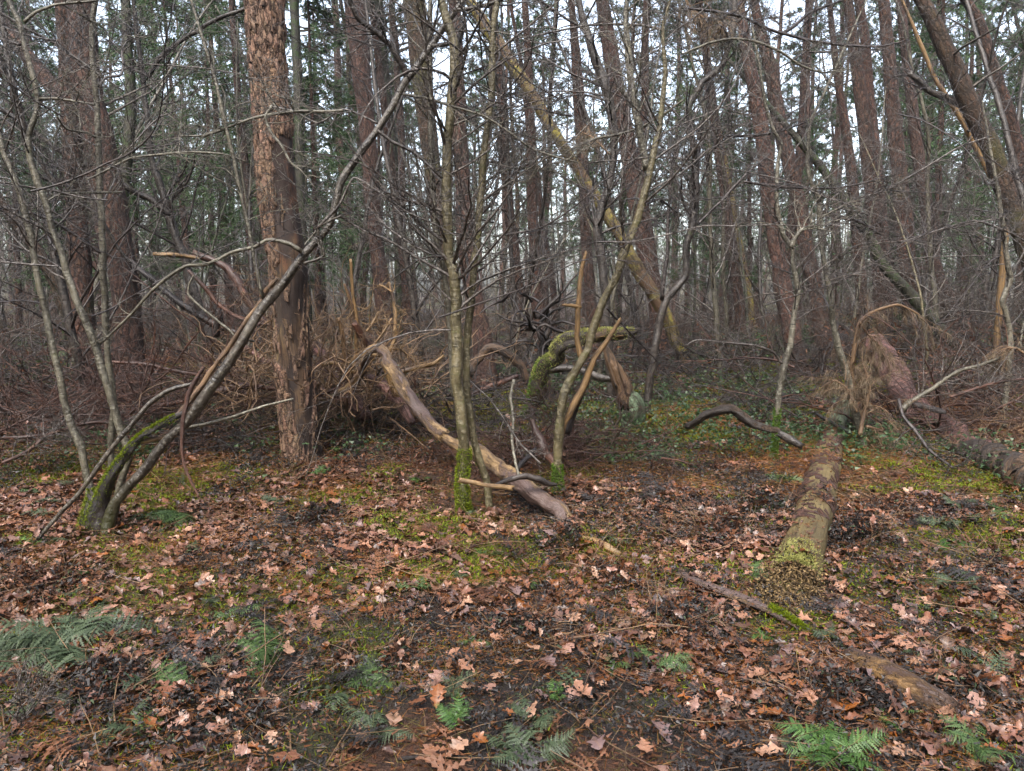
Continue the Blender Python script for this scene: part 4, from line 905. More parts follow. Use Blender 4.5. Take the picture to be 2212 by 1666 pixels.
# ------------------------------------------------------------------ the fallen pine across the centre
def fallen_pine():
    g = np.random.default_rng(31)
    P, Rr = trace('12: 1560,130,90 1490,60,104 11: 1420,1650,120 1340,1600,128 1240,1530,132 1130,1440,128 1020,1370,120 920,1295,110 830,1240,96 760,1215,84 690,1180,78', 4.7, 5.9)
    P[0, 2] -= .08; P[:, 2] = np.maximum(P[:, 2], hz(P[:, 0], P[:, 1]) + .0); P[0, 2] = hz(P[0, 0], P[0, 1]) - Rr[0] * 1.1; P[1, 2] = hz(P[1, 0], P[1, 1]) - Rr[1] * .2
    o = thing('fallen_pine', P[0], 'peeled fallen pine trunk slanting up left with a kinked top', 'fallen tree')
    mb = MB(); CK, RK = add_tube(mb, P, Rr * .92, 24, 140, .12, 21, lfreq=5); mb.build('trunk', M['fallen'], o)
    for q in range(9):
        kb = MB(); stubs(kb, CK, RK * .8, 1, (.04, .16), g, .1, .95); kb.build('broken_stub', M['tan_twig'], o)
    P2, R2 = trace('11: 660,1150,104 580,1085,100 500,990,100 425,880,100 355,760,96 300,650,88 255,592,74 190,595,64 150,660,60 130,750,66 95,800,62 40,850,56 -30,880,44', 5.95, 7.4)
    mb = MB(); C, RR = add_tube(mb, P2, R2 * .92, 22, 150, .13, 22, lfreq=6); mb.build('kinked_top', M['fallen'], o)
    for t, b in (('11: 250,635,34 150,630,36 90,660,36 50,700,30', 'tan'), ('11: 280,690,40 340,850,44 420,970,44 470,1020,40', 'tan'),
                 ('11: 310,610,26 345,540,28 352,440,28 348,340,26 330,240,22 310,170,16', 'tan'), ('11: 325,225,12 280,195,12 245,180,8', 'tan'),
                 ('11: 60,20,20 75,230,26 102,420,30 98,560,30 95,660,24', 'tan'), ('11: 20,180,16 50,260,22 90,380,24 130,480,24 170,560,20', 'tan_twig'),
                 ('11: 165,480,20 200,430,22 240,360,18', 'tan'), ('11: 210,570,16 270,490,18 325,400,14', 'tan'),
                 ('11: 330,590,18 400,605,18 440,650,14 490,695,10', 'tan'), ('11: 400,740,34 500,715,34 600,690,28 660,640,14', 'tan'),
                 ('11: -20,400,24 10,500,30 20,640,30 10,700,26', 'tan_twig'), ('11: 85,440,50 130,510,52 180,590,40', 'red_wood'),
                 ('01: 2090,700,26 2150,690,30 2212,700,34 11: 60,740,34 160,750,20', 'tan'), ('01: 2070,900,26 2140,870,30 2212,850,30 11: 90,840,26', 'red_wood')):
        lb = MB(); p, r = trace(t, 7.4, 7.5); c2, r2 = add_tube(lb, p, r, 9, 30, .1, len(t)); twigs(lb, c2, r2, 5, .35, .2, .98, g=g, m2=3, m3=0, rmax=.006, wig=.2, curl=.12)
        lb.build('branch', M[b], o)
    # the crown of the fallen top: a thicket of curling pale twigs
    tb = MB(); S = np.stack([g.uniform(-2.75, -1.25, 150), g.uniform(7.0, 8.4, 150), g.uniform(.25, .9, 150)], 1)
    D = nrm(np.stack([g.normal(size=150) * .5, g.normal(size=150) * .3, g.uniform(.4, 1.2, 150)], 1))
    L = g.uniform(.5, 1.15, 150); p1 = grow(S, D, L, 14, .30, .0, .10, g); r1 = taper(g.uniform(.005, .011, 150), 14, .25)
    V, Q, b = tubes(p1, r1, 5); tb.add(V, Q, bk=b)
    S, D, r, t = spawn(p1, r1, 4, .2, .97, (.4, 1.1), g); p2 = grow(S, D, g.uniform(.1, .4, len(S)), 7, .2, .02, .18, g)
    V, Q, b = tubes(p2, taper(np.clip(r * .6, .002, .006), 7, .4), 4); tb.add(V, Q, bk=b)
    tb.build('crown', M['tan_twig'], o)
fallen_pine()
def red_limb(s, Y0, Y1, label, seed):
    P, Rr = trace(s, Y0, Y1); mb = MB(); add_tube(mb, P, Rr, 18, 60, .06, seed)
    tag(mb.build('fallen_limb', M['fallen_red']), label, 'fallen limb')
red_limb('11: 450,1060,54 400,985,74 340,900,84 270,830,80 200,790,64 120,770,60 0,720,70 01: 2100,640,70 2000,560,60', 7.3, 8.2, 'pink barked limb lying close behind the kinked fallen pine', 1)
red_limb('11: 150,1040,90 90,970,110 20,890,112 01: 2180,820,100 2080,700,80', 7.7, 8.4, 'pink barked limb lying against the right side of the dead pine', 2)
red_limb('01: 2212,800,40 2100,870,40 2000,800,44 1900,740,48 1760,690,50 1600,600,44 1500,560,36', 8.0, 8.4, 'reddish limb passing behind the foot of the dead pine', 3)

def brush(x, y, w, d, h, n, mat, label, seed, L=(.6, 1.8), r=(.005, .014)):
    g = np.random.default_rng(seed + 2000); S = np.stack([x + g.normal(size=n) * w, y + g.normal(size=n) * d, np.zeros(n)], 1); S[:, 2] = hz(S[:, 0], S[:, 1]) + np.abs(g.normal(size=n)) * h * .5
    D = np.stack([g.normal(size=n), g.normal(size=n) * .6, g.uniform(-.1, .55, n)], 1); l = g.uniform(*L, n)
    p = grow(S, D, l, 10, .12, -.015, .08, g); rr = taper(g.uniform(*r, n), 10, .3); mb = MB(); V, Q, b = tubes(p, rr, 5); mb.add(V, Q, bk=b)
    S, D, q, t = spawn(p, rr, 5, .15, .97, (.4, 1.2), g); p2 = grow(S, D, np.repeat(l, 5) * g.uniform(.15, .45, len(S)), 7, .18, .0, .12, g); r2 = taper(np.clip(q * .6, .0025, .007), 7, .4); V, Q, b = tubes(p2, r2, 4); mb.add(V, Q, bk=b)
    S, D, q, t = spawn(p2, r2, 3, .2, 1, (.4, 1.2), g); p3 = grow(S, D, g.uniform(.06, .25, len(S)), 5, .2, 0, .12, g); V, Q, b = tubes(p3, taper(np.clip(q * .7, .002, .004), 5, .5), 3); mb.add(V, Q, bk=b)
    tag(mb.build('brush_heap', M[mat]), label, 'brush heap')
brush(-3.4, 8.2, 0.8800000000000001, .5, 0.625, 160, 'red_wood', 'heap of reddish dead brushwood between leaning trunk and dead pine', 1)
brush(-2.0, 8.6, 0.55, .5, 0.75, 140, 'tan_twig', 'heap of pale dead brushwood right of the dead pine', 2)
brush(-5.6, 8.3, 0.9900000000000001, .5, 0.4375, 140, 'dark_wood', 'dark brushwood heap at far left behind the grey poles', 3)
brush(-.9, 8.4, 0.55, .4, 0.375, 100, 'dark_wood', 'low dark brushwood under the kinked fallen pine', 4, (.4, 1.2))
brush(.35, 6.6, 0.385, .25, 0.3125, 110, 'red_wood', 'heap of rotten twigs between the two middle saplings', 5, (.3, .9), (.003, .010))
brush(7.0, 11.5, 1.7600000000000002, 1.0, 0.625, 220, 'dark_wood', 'dark brush heap on the mound at the right', 6)
brush(10.0, 14.5, 2.4200000000000004, 1.2, 0.875, 240, 'twig_far', 'grey brush heap on top of the mound at the far right', 7)
brush(5.1, 8.2, 0.8800000000000001, .5, 0.4375, 120, 'red_wood', 'brushwood heap behind the right fallen trunk', 8)
brush(-7.8, 11.5, 1.6500000000000001, .9, 0.75, 180, 'dark_wood', 'brush heap at far left beyond the pair of pines', 9)
brush(1.2, 12.0, 1.7600000000000002, .8, 0.4375, 160, 'dark_wood', 'low brush heap behind the bent mossy trunk', 10)
brush(-1.6, 11.5, 1.32, .7, 0.625, 160, 'twig_far', 'grey brush heap in front of the reddish pine', 11)
brush(4.3, 12.5, 1.32, .7, 0.4375, 140, 'dark_wood', 'brush heap behind the mossy footed sapling', 12)

brush(-4.3, 7.3, .6, .35, .35, 90, 'red_wood', 'reddish brushwood heap beneath the leaning trunk', 13, (.4, 1.3), (.003, .010))
brush(4.9, 6.7, .5, .35, .3, 90, 'tan_twig', 'heap of thin dead twigs in front of the right fallen trunk', 14, (.4, 1.1), (.002, .006))
brush(6.3, 9.3, .8, .6, .4, 110, 'twig_dark', 'dark twig heap behind the fallen trunk near the right edge', 15, (.5, 1.5), (.003, .009))
brush(-2.7, 7.2, .5, .3, .25, 70, 'dark_wood', 'low dark brushwood at the left foot of the dead pine', 16, (.3, 1.0), (.003, .008))
brush(2.9, 9.6, .9, .5, .25, 80, 'twig_dark', 'low dark twigs behind the green broken stump', 17, (.4, 1.2), (.003, .009))

# ------------------------------------------------------------------ bent mossy trunk and its green stump
def arch():
    g = np.random.default_rng(41)
    P, Rr = trace('11: 1190,1040,50 1222,985,66 1262,880,88 1290,770,90 1320,695,88 1385,655,84 1402,590,88 1470,545,90 1590,520,84 1690,505,72 1800,500,66 1880,485,50 1925,470,20', 8.9, 8.3)
    o = thing('bent_trunk', P[0], 'crooked broken trunk topped with pale moss, propped on the green stump', 'fallen trunk')
    Rr = Rr * 1.15; mb = MB(); C, RR = add_tube(mb, P, Rr, 20, 130, .18, 17, lfreq=6); mb.build('trunk', M['stump'], o)
    sb = MB()
    for k in range(14):
        t = g.uniform(.72, .96); i = int(t * 109); d = nrm(C[min(i + 6, 109)] - C[i] + g.normal(size=3) * .02)
        p = np.stack([C[i] + g.normal(size=3) * .03, C[i] + d * .12 + g.normal(size=3) * .02, C[i] + d * g.uniform(.2, .32) + g.normal(size=3) * .03])
        add_tube(sb, p, [.016, .012, .003], 5, 8, .2, k)
    sb.build('splinters', M['rot'], o)
    moss_coat(o, C, RR, .25, .98, 7000, g, side=(-.35, -.35, .9), mat='moss_pale', L=.022)
    moss_coat(o, C, RR, .0, .42, 3600, g, side=(-1, -.35, .35), mat='moss_green', L=.022)
    P, Rr = trace('11: 1895,1120,175 1882,1010,158 1855,920,146 1838,880,120', 8.35)
    P, Rr = to_ground(P, Rr, 1.25)
    s = thing('stump', P[0], 'broken stump with pale green algae on its lower part', 'stump')
    mb = MB(); C, RR = add_tube(mb, P, Rr, 24, 40, .12, 19, lfreq=5, jag=.1); mb.build('base', M['algae'], s)
    mb = MB()
    add_tube(mb, *trace('11: 1852,925,118 1838,885,122 1825,840,124 1780,740,104 1735,640,70 1705,580,34', 8.35), 18, 50, .18, 20, lfreq=6)
    for k in range(7):
        x = g.uniform(1720, 1850); yy = 560 + (x - 1700) * 1.2 + g.uniform(0, 80)
        add_tube(mb, *trace('11: %d,%d,22 %d,%d,20 %d,%d,6' % (x + 60, yy + 180, x + 30, yy + 90, x, yy), 8.22 + g.uniform(0, .15)), 5, 8, .2, k)
    mb.build('snapped_wood', M['snapped'], s)
    moss_coat(s, C, RR, .0, .35, 3500, g, mat='moss_green')
arch()
def root_tangle():
    g = np.random.default_rng(43); c = at(1165, 715, 10)
    mb = MB(); S = c[None] + g.normal(size=(46, 3)) * np.array([.14, .12, .2]); D = g.normal(size=(46, 3)) + np.array([0, 0, .25])
    p = grow(S, D, g.uniform(.4, 1.0, 46), 9, .3, 0, .2, g); V, Q, b = tubes(p, taper(g.uniform(.008, .028, 46), 9, .25), 5); mb.add(V, Q, bk=b)
    add_tube(mb, *trace('11: 1225,830,50 1250,740,54 1290,620,56 1330,520,56 1360,430,40', 10), 10, 30, .2, 4)
    tag(mb.build('root_tangle', M['dark_wood']), 'black tangle of upturned roots left of the mossy bent trunk', 'roots')
root_tangle()

# ------------------------------------------------------------------ rotting log at the right
LOG = {}
def crumb(mb, c, d, L, w, g):                            # one angular splinter of rotten wood
    d = nrm(d); s_ = nrm(np.cross(d, g.normal(size=3))); t_ = np.cross(d, s_)
    V = [c + s_ * w * g.uniform(-.5, -.2) + t_ * w * g.uniform(-.3, 0), c + s_ * w * g.uniform(.2, .5) + t_ * w * g.uniform(-.3, .0), c + s_ * w * g.uniform(-.2, .2) + t_ * w * g.uniform(.15, .4), c + d * L + s_ * w * g.uniform(-.4, .4), c + d * L * g.uniform(.6, 1) + t_ * w * g.uniform(-.3, .3)]
    mb.add(V, None, [(0, 2, 1), (0, 1, 3), (1, 4, 3), (1, 2, 4), (2, 0, 3), (2, 3, 4)], np.array(V) + g.random(3) * 5)
def on_log(x, y):
    """height of the log's back above a floor point, nan beside it"""
    x = np.asarray(x, float); y = np.asarray(y, float); C, RR = LOG['C'], LOG['R']; z = np.full(x.shape, np.nan)
    for c, r in zip(C[::2], RR[::2]):
        d = np.abs(x - c[0]); m = (np.abs(y - c[1]) < .06) & (d < r * .75); z[m] = c[2] + np.sqrt(np.maximum(r * r - d[m] ** 2, 0))
    return z
def rotting_log():
    g = np.random.default_rng(51)
    P, Rr = rest('22: 722,420,326 752,320,318 790,200,298 21: 860,1640,262 885,1530,240 922,1370,200 952,1250,170 985,1130,124 1010,1080,108', .72); Rr = Rr * .88
    n, sides = 120, 56
    C, RR = smooth(P, Rr, n)
    LOG['C'], LOG['R'] = C, RR
    o = thing('rotting_log', C[0], 'long rotting log with a crumbling hollow near end capped by moss', 'log')
    V, Q, bk = tubes(C, RR, sides, np.array([[0, 0, 1.0]]), .05, 51, 2.5)
    V = V.reshape(n, sides, 3)
    ax = nrm(C[1] - C[0]); th = np.arange(sides) / sides * 6.283
    up = nrm(V[6] - C[6])[:, 2]
    jag = .05 * (fbm(th * 3, th * 0 + 2, 2) - .5) * 2 + .10 * np.clip(-up, -1, 1) - .05 + .03 * g.normal(size=sides)
    for k in range(8): V[k] += ax[None] * (-jag[:, None]) * (1 - k / 8)
    inner = C[:10, None] + (V[:10] - C[:10, None]) * .84
    inner[0] = C[0] + (V[0] - C[0]) * .9
    inner[-1] = C[9] + (inner[-1] - C[9]) * .2
    mb = MB().add(V.reshape(-1, 3), Q, None, bk)
    mb.build('shell', M['log'], o)
    q = Q[Q.max(axis=1) < 10 * sides][:, ::-1]
    ib = MB().add(inner.reshape(-1, 3), q, None, bk[:10 * sides]);
    j = np.arange(sides); rim = np.stack([j, (j + 1) % sides, sides + (j + 1) % sides, sides + j], 1)
    ib.add(np.vstack([V[0], inner[0]]), rim, None, np.vstack([bk[:sides]] * 2))
    ib.build('hollow', M['rot'], o)
    # crumbling wood spilling out of the end
    cb = MB(); e = C[0] - ax * .0
    for k in range(420):
        t = g.random(); a_ = g.uniform(0, 6.28); rr = RR[0] * math.sqrt(g.random()) * .82
        s_ = nrm(np.cross(ax, [0, 0, 1]))
        b0 = e + ax * g.uniform(-.02, .10) + s_ * math.cos(a_) * rr + np.array([0, 0, 1]) * (math.sin(a_) * rr)
        hgt = b0[2] - float(hz(b0[0], b0[1]))
        L = g.uniform(.05, .13) + .06 * (hgt < .18)
        d = nrm(-ax + np.array([0, 0, -g.uniform(.3, 1.6)]) + g.normal(size=3) * .25)
        crumb(cb, b0, d, L * .75, g.uniform(.008, .022), g)
    ds = nrm(np.array([ax[0], ax[1], 0]))
    for k in range(2200):
        u = g.random(); b0 = e - ds * (u * .46) + nrm(np.cross(ds, [0, 0, 1])) * g.normal() * (.085 - .03 * u); top = (.19 * (1 - u) ** .9) * g.random() ** .6
        b0[2] = hz(b0[0], b0[1]) + top
        d = nrm(g.normal(size=3) * np.array([.6, 1.2, .35]) - ds * .8)
        crumb(cb, b0, d, g.uniform(.012, .05), g.uniform(.008, .022), g)
    cb.build('rotten_core', M['crumble'], o)
    moss_coat(o, C, RR * 1.02, .0, .03, 3200, g, side=(0, -.2, 1.4), mat='moss_pale', L=.014, thick=.12)
    b0 = e - ds * .16 + np.array([0, 0, -.02]); mm = MB()
    cc = b0 + g.normal(size=(2600, 3)) * np.array([.03, .025, .02])
    V2, T2, t2 = tris(cc, g.normal(size=(2600, 3)) + np.array([0, 0, .6]), .014, .005, g, np.repeat(g.random((2600, 1)), 3, 1)); mm.add(V2, None, T2, tint=t2); mm.build('moss', M['moss_pale'], o, False)
    # flakes of red bark left on its back
    fb = MB(); m = 420; i = g.integers(14, n - 2, m); jx = g.choice(np.where(up > .25)[0], m)
    keep = fbm(i * .16, jx * .3, 6, 2) > .45; i, jx = i[keep], jx[keep]; p = V[i, jx]; N = nrm(p - C[i]); t1 = nrm(np.cross(N, ax)); m = len(p)
    aa = g.uniform(.012, .04, m)[:, None]; bb = g.uniform(.006, .016, m)[:, None]; p = p + N * .004
    q4 = np.stack([p - t1 * aa - ax * bb, p + t1 * aa - ax * bb + N * g.uniform(0, .012, m)[:, None], p + t1 * aa + ax * bb + N * g.uniform(0, .015, m)[:, None], p - t1 * aa + ax * bb], 1)
    q8 = np.concatenate([q4, q4 - N[:, None] * .005], 1)
    f = np.array([[0, 1, 2, 3], [7, 6, 5, 4], [0, 4, 5, 1], [1, 5, 6, 2], [2, 6, 7, 3], [3, 7, 4, 0]])
    fb.add(q8.reshape(-1, 3), (f[None] + (np.arange(m) * 8)[:, None, None]).reshape(-1, 4), None, g.random((m * 8, 3)))
    fb.build('bark_flakes', M['red_wood'], o, False)['kind'] = 'stuff'
    # far piece, green with algae
    mb = MB(); add_tube(mb, *trace('21: 990,1090,116 1012,1030,112 1035,985,104 1050,960,70', 7.9, 8.5), 20, 24, .07, 52)
    tag(mb.build('log_piece', M['algae']), 'short green log piece beyond the far end of the rotting log', 'log')
rotting_log()
def half_buried():
    P, Rr = rest('22: 1740,1275,150 1680,1240,190 1500,1140,200 1300,1030,194 1120,950,160 1060,920,110', [-.3, .75, .85, .75, .4, -.5])
    n = 60; C, RR = smooth(P, Rr, n); 
    o = thing('half_buried_log', C[0], 'half buried peeled log in the black bracken, nearest log at lower right', 'log')
    V, Q, bk = tubes(C, RR, 30, np.array([[0, 1, 0]]), .06, 61, 3)
    V, T, bk = caps(C, V, 30, n, bk); MB().add(V, Q, T, bk).build('trunk', M['sunk'], o)
half_buried()
def slab():
    P, Rr = rest('22: 850,790,40 740,720,70 600,640,84 450,570,90 300,510,88 130,450,84 -20,385,70', 1.3)
    n = 50; C, RR = smooth(P, Rr, n)
    V, Q, bk = tubes(C, RR, 14, np.array([[0, 0, 1.0]]), .12, 62, 6)
    V = V.reshape(n, 14, 3); V[..., 2] = C[:, None, 2] + (V[..., 2] - C[:, None, 2]) * .42; V = V.reshape(-1, 3)
    o = thing('wood_slab', C[0], 'flat decayed strip of wood, mossy at its near end, below the log', 'wood piece')
    V, T, bk = caps(C, V, 14, n, bk); MB().add(V, Q, T, bk).build('wood', M['fallen'], o)
    moss_coat(o, C, RR * .6, .0, .3, 2600, np.random.default_rng(5), side=(0, 0, 1.5), mat='moss', L=.02, thick=.5)
slab()
def right_trunk():
    g = np.random.default_rng(71)
    P, Rr = rest('21: 2420,1530,250 2212,1415,225 2010,1310,185 1880,1255,165 1760,1150,152 1620,1062,138 1500,985,142 1430,880,150 1352,730,158 1290,640,150 1230,560,120', [.5, .6, .7, .8, .9, 1.1, 1.5, 2.2, 3.2, 4.2, 5.2])
    o = thing('fallen_pine', P[0], 'fallen pine trunk with pinkish bark, rotten at the right edge', 'fallen tree')
    mb = MB(); add_tube(mb, P[2:], Rr[2:], 24, 90, .07, 71); mb.build('trunk', M['fallen_red'], o)
    mb = MB(); add_tube(mb, P[:4], Rr[:4] * 1.03, 24, 50, .12, 72, lfreq=6)
    for k in range(40):
        b0 = P[1] * (1 - (u := g.uniform(-.6, 1.2))) + P[2] * u; b0 = b0 + np.array([g.normal() * .02, -.10 + g.normal() * .02, g.uniform(-.10, .1)])
        d = nrm(P[2] - P[1]); add_tube(mb, np.stack([b0 - d * .1, b0, b0 + d * g.uniform(.08, .2)]), np.array([.6, 1, .3]) * g.uniform(.006, .016), 5, 8, .2, k)
    mb.build('rotten_end', M['stump'], o)
    lb = MB(); add_tube(lb, *trace('21: 1500,960,40 1580,975,44 1660,1000,40 1700,1010,20', 7.2, 7.0), 9, 20, .2, 3); lb.build('branch', M['dark_wood'], o)
right_trunk()

def dead_spray(paths, Y, label, seed, dens=26, twl=.5):
    """dead pine branch hung with brown needles"""
    g = np.random.default_rng(seed); o = None; nb = MB()
    for s in paths:
        P, Rr = trace(s, Y, Y + .1)
        if o is None: o = thing('dead_pine_branch', P[0], label, 'branch')
        mb = MB(); C, RR = add_tube(mb, P, Rr, 8, 40, .08, seed)
        p1, r1 = twigs(mb, C, RR, 12, twl, .15, .98, (.5, 1.2), 4, 0, -.10, g, rmax=.007)
        mb.build('stem', M['tan_twig'], o)
        S, D, r, t = spawn(p1, r1, dens, .25, 1., (.2, .8), g)
        k_ = g.random(len(S)) < .22; S, D = S[k_], D[k_]; tuft(nb, S, D + np.array([0, 0, -2.2]), 6, .10, .0032, .22, g)
        S, D, r, t = spawn(C[None], RR[None], dens * 3, .4, 1., (.6, 1.4), g)
        k_ = g.random(len(S)) < .5; S, D = S[k_], D[k_]; tuft(nb, S, D + np.array([0, 0, -2.6]), 8, .13, .0036, .2, g)
    nb.build('needles', M['dead_needle'], o, False)
dead_spray(['21: 1110,900,28 1095,700,30 1125,520,30 1150,420,28 1230,355,24 1390,310,20 1530,375,14 1610,470,8', '21: 1150,430,18 1200,500,16 1260,560,12 1300,640,8'], 7.7, 'arching dead pine branch hung with tan needles above the fallen trunk', 81)
dead_spray(['21: 1150,1150,30 1180,1000,28 1210,850,24 1180,720,18', '21: 1190,1180,22 1230,1230,20 1330,1260,16 1420,1290,8', '21: 1200,1100,20 1290,1130,18 1360,1190,12', '21: 1130,1000,20 1060,850,18 980,800,14 940,860,8'], 7.0, 'heap of dead pine twigs with brown needles beside the grey sapling', 82, 30, .5)
dead_spray(['21: 2240,640,16 2160,590,16 2080,600,14 2030,700,10'], 7.4, 'dead needle spray at the right edge above the fallen trunk', 83, 24, .35)
dead_spray(['10: 1740,1000,12 1640,900,12 1560,860,8'], 10.3, 'brown dead needle cluster caught in the forked dark tree', 84, 24, .35)
dead_spray(['20: -10,-60,14 60,60,14 140,120,12 180,200,8', '20: 150,20,12 230,110,12 270,190,8'], 9.0, 'brown dead needle cluster hanging near the top right of centre', 85, 26, .5)
def green_clump():
    g = np.random.default_rng(86); c = at(1480, 205, 9.2)
    mb = MB(); C = c[None] + g.normal(size=(70, 3)) * np.array([.09, .08, .14]); tuft(mb, C, g.normal(size=(70, 3)) + np.array([0, 0, -.9]), 12, .10, .004, .4, g)
    o = thing('pine_sprig', c, 'green pine sprig caught on the dark slender tree', 'pine sprig'); mb.build('needles', M['fern'], o, False)
    w = MB(); p = grow(C[:14], g.normal(size=(14, 3)) + np.array([0, 0, .6]), .25, 5, .1, 0, .1, g); V, Q, b = tubes(p, taper(np.full(14, .004), 5), 4); w.add(V, Q, bk=b); w.build('stem', M['twig_dark'], o)
green_clump()

# ------------------------------------------------------------------ the wood behind: shared trees, each copy a thing of its own
def free_spot(x, y, taken, d):
    return all((x - a) ** 2 + (y - b) ** 2 > d * d for a, b in taken)
g = np.random.default_rng(101)
protos = [pine_proto(h, r, 200 + i, M[b], bend, t0) for i, (h, r, b, bend, t0) in enumerate([(17, .15, 'pine', .3, .55), (18, .17, 'pine_red', .25, .6), (15, .12, 'pine', .4, .5), (19, .18, 'pine_red', .3, .62), (14, .10, 'pine_moss', .5, .5), (16, .14, 'pine', .2, .58), (13, .10, 'pine_red', .5, .55)])]
taken = []; cnt = 0
PINE_LAB = ['slender brown pine standing in the crowded middle of the wood', 'reddish pine trunk far back in the crowded wood']
for k in range(4000):
    y = 17 + 62 * g.random() ** .85; hw = .70 * y + 3; x = g.uniform(-hw, hw)
    if y < 24 and abs(x) < .55 * y and g.random() < .5: continue
    if not free_spot(x, y, taken, 1.1 + y * .028): continue
    taken.append((x, y)); i = int(g.integers(len(protos)))
    dup(protos[i], (x, y, hz(x, y)), g.random() * 6.28, g.uniform(.85, 1.2), PINE_LAB[1 if protos[i].children[0].data.materials[0].name.startswith('red') else 0] if y < 999 else None, (g.normal() * .03, -.055 + g.normal() * .045))['group'] = 'pines of the wood behind'
    cnt += 1
    if cnt >= 135: break
for p in protos: drop_proto(p)

def spruce_proto(h, r, seed):
    g = np.random.default_rng(seed)
    o = thing('spruce_tree', (0, 0, 0), 'shaggy dark green conifer standing among the far trunks', 'conifer', 'green conifers of the wood behind')
    z = np.linspace(-.2, h, 10); P = np.stack([z * 0, z * 0, z], 1); mb = MB(); C, RR = add_tube(mb, P, r * (1 - z / h * .9), 9, 24, .03, seed); mb.build('trunk', M['pine'], o)
    wb, lf = MB(), MB(); nb = 90
    S, D, r_, t = spawn(C[None], RR[None], nb, .22, .99, (1.3, 1.75), g, .6)
    L = 2.3 * (1.08 - t) ** .8 * g.uniform(.6, 1.1, nb); p1 = grow(S, D, L, 8, .08, -.05, .04, g); R1 = taper(np.full(nb, .016), 8)
    V, Q, b = tubes(p1, R1, 4); wb.add(V, Q, bk=b)
    S, D, r_, t = spawn(p1, R1, 9, .2, 1, (.5, 1.1), g, .4); p2 = grow(S, D, np.repeat(L, 9) * g.uniform(.15, .35, len(S)), 4, .1, -.12, .05, g)
    C2 = p2[:, [1, 2, 3, 3]] + g.normal(size=(len(p2), 4, 3)) * .04; D2 = np.repeat(nrm(p2[:, 3] - p2[:, 1])[:, None], 4, 1)
    tuft(lf, C2.reshape(-1, 3), D2.reshape(-1, 3) + np.array([0, 0, -.25]), 6, .15, .022, .45, g)
    wb.build('crown', M['twig_far'], o); lf.build('foliage', M['spruce'], o, False)
    return o
sps = [spruce_proto(11, .11, 301), spruce_proto(14, .13, 302), spruce_proto(9, .09, 303)]
for k, (px, y) in enumerate([(420, 19), (500, 23), (300, 22), (1950, 24), (2080, 27), (1750, 30), (830, 28), (640, 22), (1480, 27), (2020, 20), (560, 17), (690, 18), (1330, 22), (150, 27), (1620, 24), (1920, 26), (2190, 22), (330, 26), (460, 21), (520, 30), (705, 24), (760, 33), (250, 34), (90, 30), (900, 38), (1180, 30), (1260, 40), (1560, 34), (1700, 42), (1990, 36), (2150, 28), (2080, 44), (40, 22), (640, 44), (1400, 46), (1850, 50), (380, 48), (1020, 48), (2230, 40)]):
    p = at(px, 700, y); dup(sps[k % 3], (p[0], y, hz(p[0], y)), k * 1.3, .9 + .3 * ((k * 7) % 5) / 5, None, (0, -.04))
for p in sps: drop_proto(p)

def bare_proto(h, r, seed, m1, L1, mat, tw):
    g = np.random.default_rng(seed)
    o = thing('bare_sapling', (0, 0, 0), '', 'sapling', 'bare saplings of the understorey')
    n = 12; S = grow(np.zeros((1, 3)) + np.array([[0, 0, -.15]]), np.array([[g.normal() * .12, g.normal() * .12, 1]]), h, n, .07, .05, .03, g)[0]
    mb = MB(); C, RR = add_tube(mb, S, r * np.linspace(1, .25, n), 8, 40, .05, seed); mb.build('trunk', M[mat], o)
    cb = MB(); twigs_(cb, C, RR, m1, L1, .10, .98, (.55, 1.3), 9, 6, .02, g, rmax=.016, rmin=.0026); cb.build('crown', M[tw], o)
    return o
bps = [bare_proto(5, .03, 401, 20, 1.8, 'grey', 'twig'), bare_proto(6.5, .045, 402, 26, 2.2, 'dark', 'twig_dark'), bare_proto(4.2, .022, 403, 18, 1.5, 'olive', 'twig'), bare_proto(8, .06, 404, 30, 2.5, 'dark', 'twig_dark'),
       bare_proto(3.4, .018, 405, 18, 1.3, 'grey', 'twig'), bare_proto(7, .05, 406, 28, 2.4, 'grey', 'twig'), bare_proto(5.5, .035, 407, 24, 2.0, 'dark_moss', 'twig_dark')]
BL = ['thin grey leafless sapling in the twiggy understorey', 'dark leafless sapling in the twiggy understorey', 'thin olive leafless sapling in the twiggy understorey', 'tall dark leafless tree in the twiggy understorey', 'low grey leafless shoot in the twiggy understorey', 'tall grey leafless tree in the twiggy understorey', 'green mossed leafless sapling in the twiggy understorey']
tk = []; cnt = 0
for k in range(5000):
    y = 8.0 + 36 * g.random() ** 1.25; hw = .69 * y + 2; x = g.uniform(-hw, hw)
    if y < 11 and -1.2 < x < 4.5: continue
    if not free_spot(x, y, tk, .6 + y * .022): continue
    i = int(g.integers(7)) if y > 12 else int(g.choice([0, 2, 4, 4, 1]))
    tk.append((x, y)); dup(bps[i], (x, y, hz(x, y)), g.random() * 6.28, g.uniform(.8, 1.2), BL[i], (g.normal() * .06, -.03 + g.normal() * .08)); cnt += 1
    if cnt >= 165: break
for p in bps: drop_proto(p)

